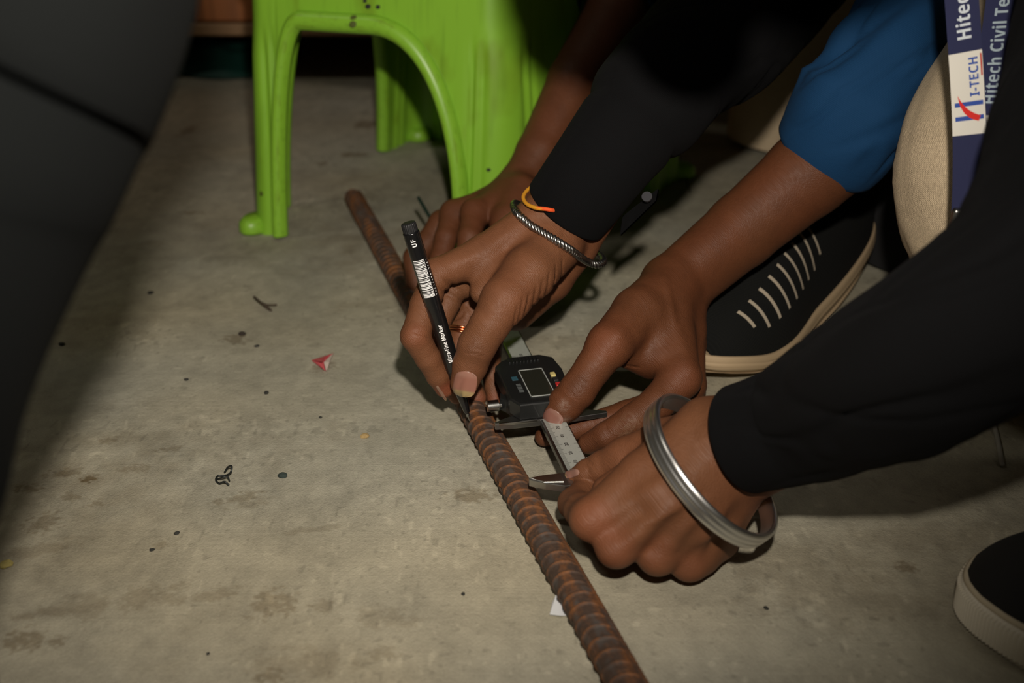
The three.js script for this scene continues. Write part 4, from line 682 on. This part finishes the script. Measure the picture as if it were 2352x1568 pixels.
{ // steel bangle on the fist's wrist
  const c = at(1634, 1076, 0.600), r = 0.0445, R_ = V3(1, 0, 0), U_ = V3(0, CP, -SP), B_ = V3(0, SP, CP), mk = (x, y, z) => R_.clone().multiplyScalar(x).addScaledVector(U_, y).addScaledVector(B_, z);
  const e1 = mk(0.68, -0.73, 0), e2 = mk(-0.314, -0.292, 0.903), n = e1.clone().cross(e2).normalize();
  const prof = [[-0.0052, 0], [-0.0047, 0.0017], [-0.0024, 0.0020], [-0.0017, 0.0013], [-0.0010, 0.0020], [0.0010, 0.0020], [0.0017, 0.0013], [0.0024, 0.0020], [0.0047, 0.0017], [0.0052, 0], [0.0045, -0.0017], [-0.0045, -0.0017], [-0.0052, 0]];
  const g = gridGeo(prof.length - 1, 200, (i, j) => { const [w, o] = prof[Math.round(i * (prof.length - 1))], t = j * Math.PI * 2, rr = r + o; return [c.clone().addScaledVector(e1, Math.cos(t) * rr).addScaledVector(e2, Math.sin(t) * rr).addScaledVector(n, w)]; });
  single('steel_bangle', g, std({ color: lin(0.82, 0.82, 0.81), metalness: 1, roughness: 0.33, side: THREE.DoubleSide }), 'thick polished steel bangle hanging on the wrist of the fist', 'bangle');
}
{ // lanyard
  const lan = thing('lanyard', 'navy blue printed lanyard hanging in front of the black shirt', 'lanyard');
  const strap = (pts, w, tex, name) => { const cv = new THREE.CatmullRomCurve3(pts), n = 60, build = (o) => gridGeo(6, n, (i, j) => { const p = cv.getPointAt(j), t = cv.getTangentAt(j), nrm = camDir(2220, 200).negate().add(V3(-0.35, 0, 0)).normalize(), s = t.clone().cross(nrm).normalize(); return [p.addScaledVector(s, (i - 0.5) * w).addScaledVector(nrm, o + 0.0008 * Math.sin(j * 7)), i, j]; });
    const a = build(0.0006), b = build(-0.0006); b.index.array.reverse(); b.computeVertexNormals(); const m = mesh(name, a, std({ map: tex, roughness: 0.75 }), lan); mesh('strap_back', b, std({ color: lin(0.006, 0.012, 0.05), roughness: 0.8 }), m); return m; };
  const navy = '#131a44';
  const logo = (c, x, y, w) => { // panel on its side: two blue bars with a red stroke
    c.save(); c.translate(x, y); c.fillStyle = '#2a4a9c'; c.fillRect(w * 0.10, 0, w * 0.85, w * 0.13); c.fillRect(w * 0.10, w * 0.42, w * 0.85, w * 0.13); c.fillStyle = '#d02018'; c.beginPath(); c.moveTo(w * 0.20, -w * 0.22); c.quadraticCurveTo(w * 0.26, w * 0.46, w * 0.80, w * 0.60); c.lineTo(w * 0.86, w * 0.44); c.quadraticCurveTo(w * 0.40, w * 0.28, w * 0.20, -w * 0.22); c.fill(); c.restore(); };
  const vtxt = (c, s, x, y, size, col, len) => { c.save(); c.translate(x, y); c.rotate(-Math.PI / 2); c.fillStyle = col; c.font = `bold ${size}px sans-serif`; c.textBaseline = 'middle'; const m = c.measureText(s).width; if (len) c.scale(len / m, 1); c.fillText(s, 0, 0); c.restore(); };
  // texture rows run along the strap, top of the canvas = top end
  const t1 = canvasTex(256, 2048, (c, w, h) => { c.fillStyle = navy; c.fillRect(0, 0, w, h); const k = h / 620, Y = (v) => (v + 120) * k; vtxt(c, 'Hitec', w * 0.52, Y(92), 150, '#c9d2d8', (92 + 12) * k); c.fillStyle = '#d8d5cb'; c.fillRect(0, Y(118), w, (308 - 118) * k); vtxt(c, 'I-TECH', w * 0.72, Y(222), 100, '#2a4a9c', 92 * k); c.fillStyle = '#b03020'; c.fillRect(w * 0.93, Y(126), w * 0.05, 50 * k); logo(c, 0, Y(232), w); });
  const t2 = canvasTex(256, 2048, (c, w, h) => { c.fillStyle = navy; c.fillRect(0, 0, w, h); const k = h / 620, Y = (v) => (v + 120) * k; vtxt(c, 'Hitech Civil Te', w * 0.5, Y(238), 135, '#9fb0b8', (238 + 6) * k); c.fillStyle = '#b5b1a6'; c.fillRect(0, Y(262), w, (362 - 262) * k); logo(c, 0, Y(320), w * 0.9); });
  t1.flipY = t2.flipY = true;
  const flip = (m) => { const uv = m.geometry.attributes.uv; for (let i = 0; i < uv.count; i++) uv.setXY(i, 1 - uv.getX(i), 1 - uv.getY(i)); };
  flip(strap([at(2201, -120, 0.590), at(2210, 0, 0.592), at(2220, 160, 0.594), at(2226, 320, 0.596), at(2226, 440, 0.598), at(2224, 500, 0.600)], 0.0170, t1, 'front_strap'));
  flip(strap([at(2322, -120, 0.606), at(2306, 0, 0.608), at(2284, 160, 0.609), at(2258, 320, 0.610), at(2240, 430, 0.610), at(2228, 500, 0.610)], 0.0180, t2, 'rear_strap'));
  const loop = new THREE.CatmullRomCurve3([at(2201, -118, 0.590), V3(0.215, 0.40, -0.60), V3(0.205, 0.475, -0.585), V3(0.235, 0.545, -0.60), V3(0.275, 0.55, -0.655), V3(0.262, 0.53, -0.72), V3(0.245, 0.44, -0.72), V3(0.255, 0.36, -0.67), at(2322, -118, 0.606)]);
  const lg = gridGeo(4, 80, (i, j) => { const p = loop.getPointAt(j), t = loop.getTangentAt(j), n = p.clone().sub(V3(0.25, 0.48, -0.66)).setY(0.0001).normalize(), s = t.clone().cross(n).normalize(); return [p.addScaledVector(s, (i - 0.5) * 0.017).addScaledVector(n, 0.002)]; });
  mesh('neck_loop', lg, std({ color: lin(0.010, 0.016, 0.075), roughness: 0.8, side: THREE.DoubleSide }), lan);
  const clip = new RoundedBoxGeometry(0.02, 0.016, 0.005, 2, 0.002); const m = mesh('clasp', clip, steel(0.35, 0.4), lan); m.position.copy(at(2226, 510, 0.604));
}

// ---------------------------------------------------------------- shoes
// local: x from heel to toe, z across, y up
function shoe({ name, label, category = 'shoe', L, Wd, soleH, pos, heading, pitch = 0, ribs = 0, height, upperMat, soleMat, stripeMat, stripes = 0, lip, profile }) {
  const t = thing(name, label, category); t.position.copy(pos); t.rotation.set(0, heading, 0); const g0 = new THREE.Group();
  const half = (s) => Wd * 0.5 * (s < 0.5 ? lerp(0.74, 0.80, sstep(0, 0.5, s)) : lerp(0.80, 1.0, sstep(0.5, 0.78, s))); // width without the rounded ends
  const outline = (k, grow) => { // k 0..1 around: returns [x, z]
    const a = k * Math.PI * 2, cx = Math.cos(a), sz = Math.sin(a), n = 2.5, ex = Math.sign(cx) * Math.pow(Math.abs(cx), 2 / n), ez = Math.sign(sz) * Math.pow(Math.abs(sz), 2 / n), s = 0.5 + ex * 0.5; return [s * L + ex * grow, ez * (half(s) + grow) + 0.006 * Math.sin(s * Math.PI)]; };
  const springY = (x) => { const s = x / L; return profile ? profile(s) : 0.006 * sstep(0.78, 1, s); };
  const N = ribs ? ribs * 8 : 160;
  const layers = ribs ? [[0, -0.003], [0.002, 0], [soleH * 0.12, 0.001], [soleH * 0.86, 0.0015], [soleH * 0.9, 0.0006], [soleH, 0.0002], [soleH, -0.006]] : [[0, -0.004], [0.003, 0], [soleH * 0.3, 0.002], [soleH * 0.42, 0.0012], [soleH * 0.46, 0.0022], [soleH * 0.62, 0.0018], [soleH * 0.66, 0.0008], [soleH * 0.72, 0.002], [soleH * 0.95, 0.0006], [soleH, 0], [soleH, -0.008]];
  const sole = gridGeo(N, layers.length - 1, (i, j) => { const q = Math.round(j * (layers.length - 1)), [y, o] = layers[q], [x, z] = outline(-i, o + (ribs && q > 1 && q < 4 ? 0.0011 * Math.sin(i * N / 8 * Math.PI * 2) : 0)); return [V3(x, y + springY(x), z)]; }, true);
  const bot = gridGeo(24, 8, (i, j) => { const x = lerp(0.002, L - 0.002, i), w = half(x / L) * Math.pow(1 - Math.pow(Math.abs(x / L * 2 - 1), 2.5), 0.4) - 0.003; return [V3(x, springY(x), lerp(-w, w, j))]; });
  mesh('sole', mergeGeometries([sole, bot]), soleMat, t);
  // upper: arches from the toe to the ankle opening
  const hgt = (s) => height * (s > 0.55 ? lerp(1, 0.40, Math.pow(clamp((s - 0.55) / 0.43), 1.25)) * Math.pow(clamp(1 - Math.pow(clamp((s - 0.55) / 0.45), 6)), 0.5) : s > 0.3 ? lerp(0.92, 1, (s - 0.3) / 0.25) : 0.92);
  const upperP = (s, a) => { const x = s * L, ends = Math.pow(clamp(1 - Math.pow(Math.abs(s * 2 - 1), 2.6)), 0.38), w = Math.max(0.0005, half(s) * ends - 0.002), c = Math.cos(a), q = Math.sin(a), sq = Math.sign(c) * Math.pow(Math.abs(c), 0.75); return V3(x, soleH - 0.004 + springY(x) + hgt(s) * Math.pow(Math.max(q, 0), 0.8), sq * w * lerp(1, 0.9, q) + 0.006 * Math.sin(s * Math.PI)); };
  const up = gridGeo(40, 70, (i, j) => [upperP(lerp(0.012, 0.992, j), i * Math.PI), i * 0.2, j * L]);
  mesh('upper', up, upperMat, t);
  for (let k = 0; k < stripes; k++) { // stitched bars down the outer side
    const s = lerp(0.88, 0.50, k / (stripes - 1)), long = k === 0 ? 0.5 : k > 7 ? 0.6 : 1; const bar = gridGeo(3, 10, (i, j) => { const a = Math.PI - lerp(0.45 + 0.3 * (1 - long), 1.12, j), p = upperP(s + (i - 0.5) * 0.010 + j * 0.012, a), o = V3(0, soleH + 0.01, p.z * 0.3); const nrm = p.clone().sub(V3(p.x, soleH, 0)).normalize(); return [p.addScaledVector(nrm, 0.0009)]; });
    const und = bar.clone(); mesh('stripe', bar, stripeMat, t);
  }
  if (lip) { const pts = []; for (let i = 0; i <= 90; i++) { const [x, z] = outline(i / 90, -0.0015); pts.push(V3(x, soleH + springY(x) + 0.0005 + 0.0006 * noise(i * 0.9, 3), z)); } mesh('welt', new THREE.TubeGeometry(new THREE.CatmullRomCurve3(pts.slice(0, 90), true), 240, 0.0021, 6, true), lip, t); }
  return t;
}
const meshBump = dataTex(128, 128, (i, j) => { const v = 255 * clamp(0.5 + 0.5 * Math.sin(i / 128 * Math.PI * 32) * Math.sin(j / 128 * Math.PI * 32)); return [v, v, v]; }); meshBump.repeat.set(16, 16);
const soleTan = dataTex(256, 256, (i, j) => { const k = 0.72 + 0.35 * (fbm(i / 40, j / 9, 0, 3)) - 0.3 * clamp((fbm(i / 18 + 5, j / 14, 4, 3) - 0.55) * 4); return [235 * clamp(k), 218 * clamp(k * 0.97), 180 * clamp(k * 0.93)]; }, true);
{
  // sneaker of the person in blue
  const toe = onFloor(1588, 888), heel = onFloor(2062, 528); const d = toe.clone().sub(heel).normalize(), L = 0.29, p = toe.clone().addScaledVector(d, -L);
  shoe({ name: 'sneaker', label: 'black knit sneaker with tan sole and a row of pale side stripes', L, Wd: 0.098, soleH: 0.014, pos: p, heading: Math.atan2(-d.z, d.x), height: 0.072, stripes: 9,
    profile: (s) => 0.010 * sstep(0.80, 1, s) + 0.030 * Math.pow(clamp((0.62 - s) / 0.62), 1.3) + 0.004, upperMat: phys({ color: lin(0.007, 0.0075, 0.007), specularIntensity: 0.4, roughness: 0.95, bumpMap: meshBump, bumpScale: 0.0004 }), soleMat: std({ color: lin(0.42, 0.31, 0.185), roughness: 0.75 }), stripeMat: std({ color: lin(0.42, 0.36, 0.27), roughness: 0.85, side: THREE.DoubleSide }) });
  // shoe of the person in black
  const t2 = onFloor(2206, 1372), d2 = V3(-0.80, 0, -0.60).normalize(), L2 = 0.27, p2 = t2.clone().addScaledVector(d2, -L2);
  shoe({ name: 'canvas_shoe', label: 'black canvas shoe with a ribbed off-white rubber toe band', L: L2, Wd: 0.098, soleH: 0.021, pos: p2, heading: Math.atan2(-d2.z, d2.x), height: 0.066, ribs: 210, upperMat: std({ color: lin(0.008, 0.0085, 0.009), roughness: 0.8, bumpMap: clothBump, bumpScale: 0.0003 }), soleMat: std({ color: lin(0.74, 0.69, 0.56), roughness: 0.7 }), lip: std({ color: lin(0.50, 0.43, 0.30), roughness: 0.95 }), profile: () => 0.0005 });
}
// ---------------------------------------------------------------- background
{
  const woodTex = dataTex(256, 512, (i, j) => { const g = fbm(i / 14, j / 130, 0, 4), r = 0.5 + 0.5 * Math.sin((i / 9 + 6 * g)); const k = 0.75 + 0.35 * g + 0.12 * r; return [200 * k, 128 * k, 76 * k].map(v => clamp(v, 0, 255)); }, true); woodTex.repeat.set(2, 1);
  const wood = std({ map: woodTex, color: lin(0.75, 0.72, 0.70), roughness: 0.55 }), woodEdge = std({ color: lin(0.34, 0.20, 0.10), roughness: 0.6 }), dark = std({ color: lin(0.012, 0.011, 0.010), roughness: 0.9 });
  const cab = thing('wooden_cabinet', 'low brown wooden cabinet on short feet behind the green chair', 'cabinet');
  const a = onFloor(430, 186), zf = a.z, x0 = -1.25, x1 = -0.055;
  mesh('body', rbx(x0, x1, 0.075, 0.82, zf - 0.5, zf - 0.012, 0.004), wood, cab);
  for (let k = 0; k < 3; k++) { const w = (x1 - x0) / 3, xa = x0 + k * w + 0.004, xb = x0 + (k + 1) * w - 0.004; const dr = mesh('door', rbx(xa, xb, 0.085, 0.80, zf - 0.012, zf + 0.006, 0.003), wood, cab); mesh('handle', rbx(xb - 0.05, xb - 0.035, 0.40, 0.52, zf + 0.006, zf + 0.022, 0.004), steel(0.4, 0.4), dr); }
  mesh('bottom_rail', rbx(x0, x1, 0.066, 0.083, zf - 0.02, zf + 0.012, 0.003), woodEdge, cab);
  for (const x of [x0 + 0.03, (x0 + x1) / 2, x1 - 0.03]) for (const z of [zf - 0.06, zf - 0.45]) mesh('foot', rbx(x - 0.02, x + 0.02, 0, 0.075, z - 0.02, z + 0.02, 0.003), dark, cab);
  mesh('plinth_board', bx(x0, x1, 0.0, 0.075, zf - 0.50, zf - 0.485), dark, cab);
  // teal sheet pushed under the cabinet
  const c = onFloor(455, 168), g = gridGeo(60, 30, (i, j) => { const x = lerp(-0.16, 0.13, i), z = lerp(-0.14, 0.035, j) + 0.012 * Math.sin(i * 11), e = Math.min(1, 5 * Math.min(i, 1 - i), 4 * Math.min(j, 1 - j)), n = fbm(i * 6, j * 5, 3, 3); return [V3(c.x + x, 0.003 + e * (0.018 + 0.030 * n), c.z + z)]; });
  single('plastic_sheet', g, phys({ color: lin(0.006, 0.05, 0.038), roughness: 0.5, side: THREE.DoubleSide }), 'crumpled teal plastic sheet on the floor under the cabinet', 'sheet');
  // black bag to the right of the chair
  const bagC = onFloor(1300, 118); bagC.x += 0.14; const B = [[-0.16, 0.05, -0.1, 0.05], [-0.02, 0.07, -0.1, 0.07], [0.12, 0.06, -0.12, 0.06]].map(([x, y, z, r]) => [bagC.x + x, y, bagC.z + z, r]).flat();
  single('black_bag', net((x, y, z) => Math.max(chainDist(B, x, y, z, 0.02) - 0.022 * (fbm(x * 22, y * 22, z * 22, 3) - 0.5), 0.001 - y), V3(bagC.x - 0.26, -0.01, bagC.z - 0.22), V3(bagC.x + 0.24, 0.17, bagC.z + 0.02), 0.006), phys({ color: lin(0.010, 0.010, 0.011), roughness: 0.55 }), 'slumped black bag on the floor beyond the green chair', 'bag');
  // pale batten on the floor far behind the blue sleeve
  const q0 = onFloor(1945, 24, 0.012), q1 = onFloor(2075, -12, 0.012); const bt = new THREE.Group(), len = q0.distanceTo(q1); const m = single('wooden_batten', rbx(-0.04, len + 0.06, -0.012, 0.012, -0.012, 0.012, 0.002), std({ color: lin(0.50, 0.42, 0.28), roughness: 0.8 }), 'pale wooden batten on the floor behind the blue sleeve', 'batten'); m.position.copy(q0); m.rotation.y = Math.atan2(-(q1.z - q0.z), q1.x - q0.x);
}
// ---------------------------------------------------------------- small things on the floor
{
  const wire = std({ color: lin(0.035, 0.04, 0.04), roughness: 0.45, metalness: 0.6 });
  const W3 = (l, r, y = 0.0015) => { const q = l.map(([u, v, h]) => onFloor(u, v, y + (h ?? 0))), ends = [q[0], q[q.length - 1]].map(p => { const s = new THREE.SphereGeometry(r, 8, 6); s.translate(p.x, p.y, p.z); return s; }); return mergeGeometries([tubeGeo(q, r, 80, 7), ...ends]); };
  single('twisted_wire', W3([[516, 1084], [524, 1072, 0.004], [532, 1070, 0.006], [531, 1082, 0.004], [518, 1092], [500, 1093], [496, 1102], [504, 1110], [516, 1106, 0.002], [525, 1113]], 0.0006), wire, 'bent bit of thin black wire lying on the bare floor', 'wire');
  single('binding_wire', W3([[498, 1100], [512, 1096, 0.003], [522, 1094, 0.003], [527, 1104]], 0.0005), wire, 'short black wire offcut caught in the bent wire', 'wire');
  const sheetOf = (pts, th, mat, n, l, c) => { const P3 = pts.map(([u, v, h]) => onFloor(u, v, 0.0004 + (h ?? 0))), pos = [], idx = [], k = P3.length; for (const o of [th, 0]) for (const p of P3) pos.push(p.x, p.y + o, p.z); for (let i = 1; i + 1 < k; i++) { idx.push(0, i, i + 1, k, k + i + 1, k + i); } for (let i = 0; i < k; i++) { const j = (i + 1) % k; idx.push(i, j, k + j, i, k + j, k + i); } const g = new THREE.BufferGeometry(); g.setAttribute('position', new THREE.Float32BufferAttribute(pos, 3)); g.setIndex(idx); const h = g.toNonIndexed(); h.computeVertexNormals(); return single(n, h, mat, l, c); };
  const DS = THREE.DoubleSide;
  sheetOf([[1279, 1362, 0.002], [1296, 1378, 0.001], [1312, 1414], [1286, 1414, 0.001], [1263, 1411, 0.001], [1268, 1386]], 0.0006, std({ color: lin(0.72, 0.74, 0.76), roughness: 0.7, side: DS }), 'paper_scrap', 'white paper scrap tucked against the ribbed bar', 'paper');
  sheetOf([[716, 828], [728, 824, 0.001], [740, 832, 0.004], [744, 822, 0.002], [766, 812], [752, 836, 0.002], [748, 852], [741, 846, 0.002], [730, 834, 0.002]], 0.0005, std({ color: lin(0.55, 0.10, 0.11), roughness: 0.6, side: DS }), 'red_scrap', 'torn red and white wrapper scrap on the floor', 'scrap');
  sheetOf([[744, 833, 0.003], [765, 812, 0.002], [757, 832, 0.003], [750, 853, 0.001], [747, 846, 0.004]], 0.0005, std({ color: lin(0.55, 0.46, 0.40), roughness: 0.6, side: DS }), 'wrapper_scrap', 'pale crumpled wrapper edge lying on the red scrap', 'scrap');
  const brown = std({ color: lin(0.060, 0.042, 0.026), roughness: 0.9 });
  { const tw = thing('dry_twig', 'small dry forked brown twig on the floor', 'twig'); mesh('stem', W3([[584, 682, 0.001], [598, 694, 0.002], [622, 712]], 0.0011), brown, tw); mesh('fork', W3([[598, 694, 0.002], [614, 700, 0.001], [634, 700]], 0.0009), brown, tw); }
  const stick = thing('pale_stick', 'thin pale stick lying on the floor below the black elbow', 'stick'); mesh('rod', W3([[2268, 930], [2288, 995], [2302, 1066]], 0.0017, 0.002), std({ color: lin(0.34, 0.33, 0.29), roughness: 0.6 }), stick);
  { const p0 = onFloor(995, 520, 0.05), p1 = at(962, 452, 1.02); single('green_rod', tubeGeo([at(1000, 522, 0.985), at(982, 490, 1.00), at(961, 454, 1.02)], 0.0016, 20, 8), std({ color: lin(0.010, 0.028, 0.020), roughness: 0.5 }), 'thin dark green rod sticking out behind the closed hand', 'rod'); }
  single('black_thread', W3([[1560, 352], [1566, 380, 0.004], [1575, 405, 0.002], [1580, 425], [1586, 442]], 0.0005), std({ color: lin(0.01, 0.01, 0.008), roughness: 0.9 }), 'loose black thread on the floor below the black cuff', 'thread');
  const crumb = (u, v, r, c, n, l, cat, grp) => { const g = new THREE.IcosahedronGeometry(r, 1), p = g.attributes.position, s = u * 0.013 + v; for (let i = 0; i < p.count; i++) { const k = 0.7 + 0.6 * noise(p.getX(i) / r * 1.3 + s, p.getY(i) / r * 1.3, p.getZ(i) / r * 1.3 + 5); p.setXYZ(i, p.getX(i) * k * 1.2, p.getY(i) * k * 0.6, p.getZ(i) * k); } g.computeVertexNormals(); const m = single(n, g, std({ color: lin(...c), roughness: 0.9 }), l, cat, grp); const q = onFloor(u, v, r * 0.35); m.position.copy(q); m.rotation.y = s; };
  const grit = [0.03, 0.03, 0.026];
  for (const [u, v, r] of [[428, 871, 0.0016], [406, 1224, 0.0014], [349, 1262, 0.0013], [736, 958, 0.001], [590, 794, 0.0016], [612, 902, 0.0017], [345, 672, 0.0022], [478, 1500, 0.001], [1064, 1364, 0.0011], [142, 790, 0.0022], [1760, 1396, 0.0013]]) crumb(u, v, r, grit, 'grit', 'tiny dark grit crumb on the concrete floor', 'grit', 'dark grit crumbs on the floor');
  crumb(650, 1091, 0.0026, [0.03, 0.045, 0.04], 'stone_chip', 'small flat greenish stone chip right of the bent wire', 'stone');
  crumb(838, 1001, 0.0024, [0.40, 0.28, 0.12], 'wood_chip', 'small yellowish wood chip on the open floor', 'chip');
  crumb(12, 1295, 0.0032, [0.36, 0.30, 0.10], 'seed', 'yellowish seed on the floor by the dark trousers', 'seed');
  crumb(555, 766, 0.0026, [0.03, 0.022, 0.016], 'clod', 'dark lump of dried mud on a brown floor stain', 'mud');
}
renderer.render(scene, camera);
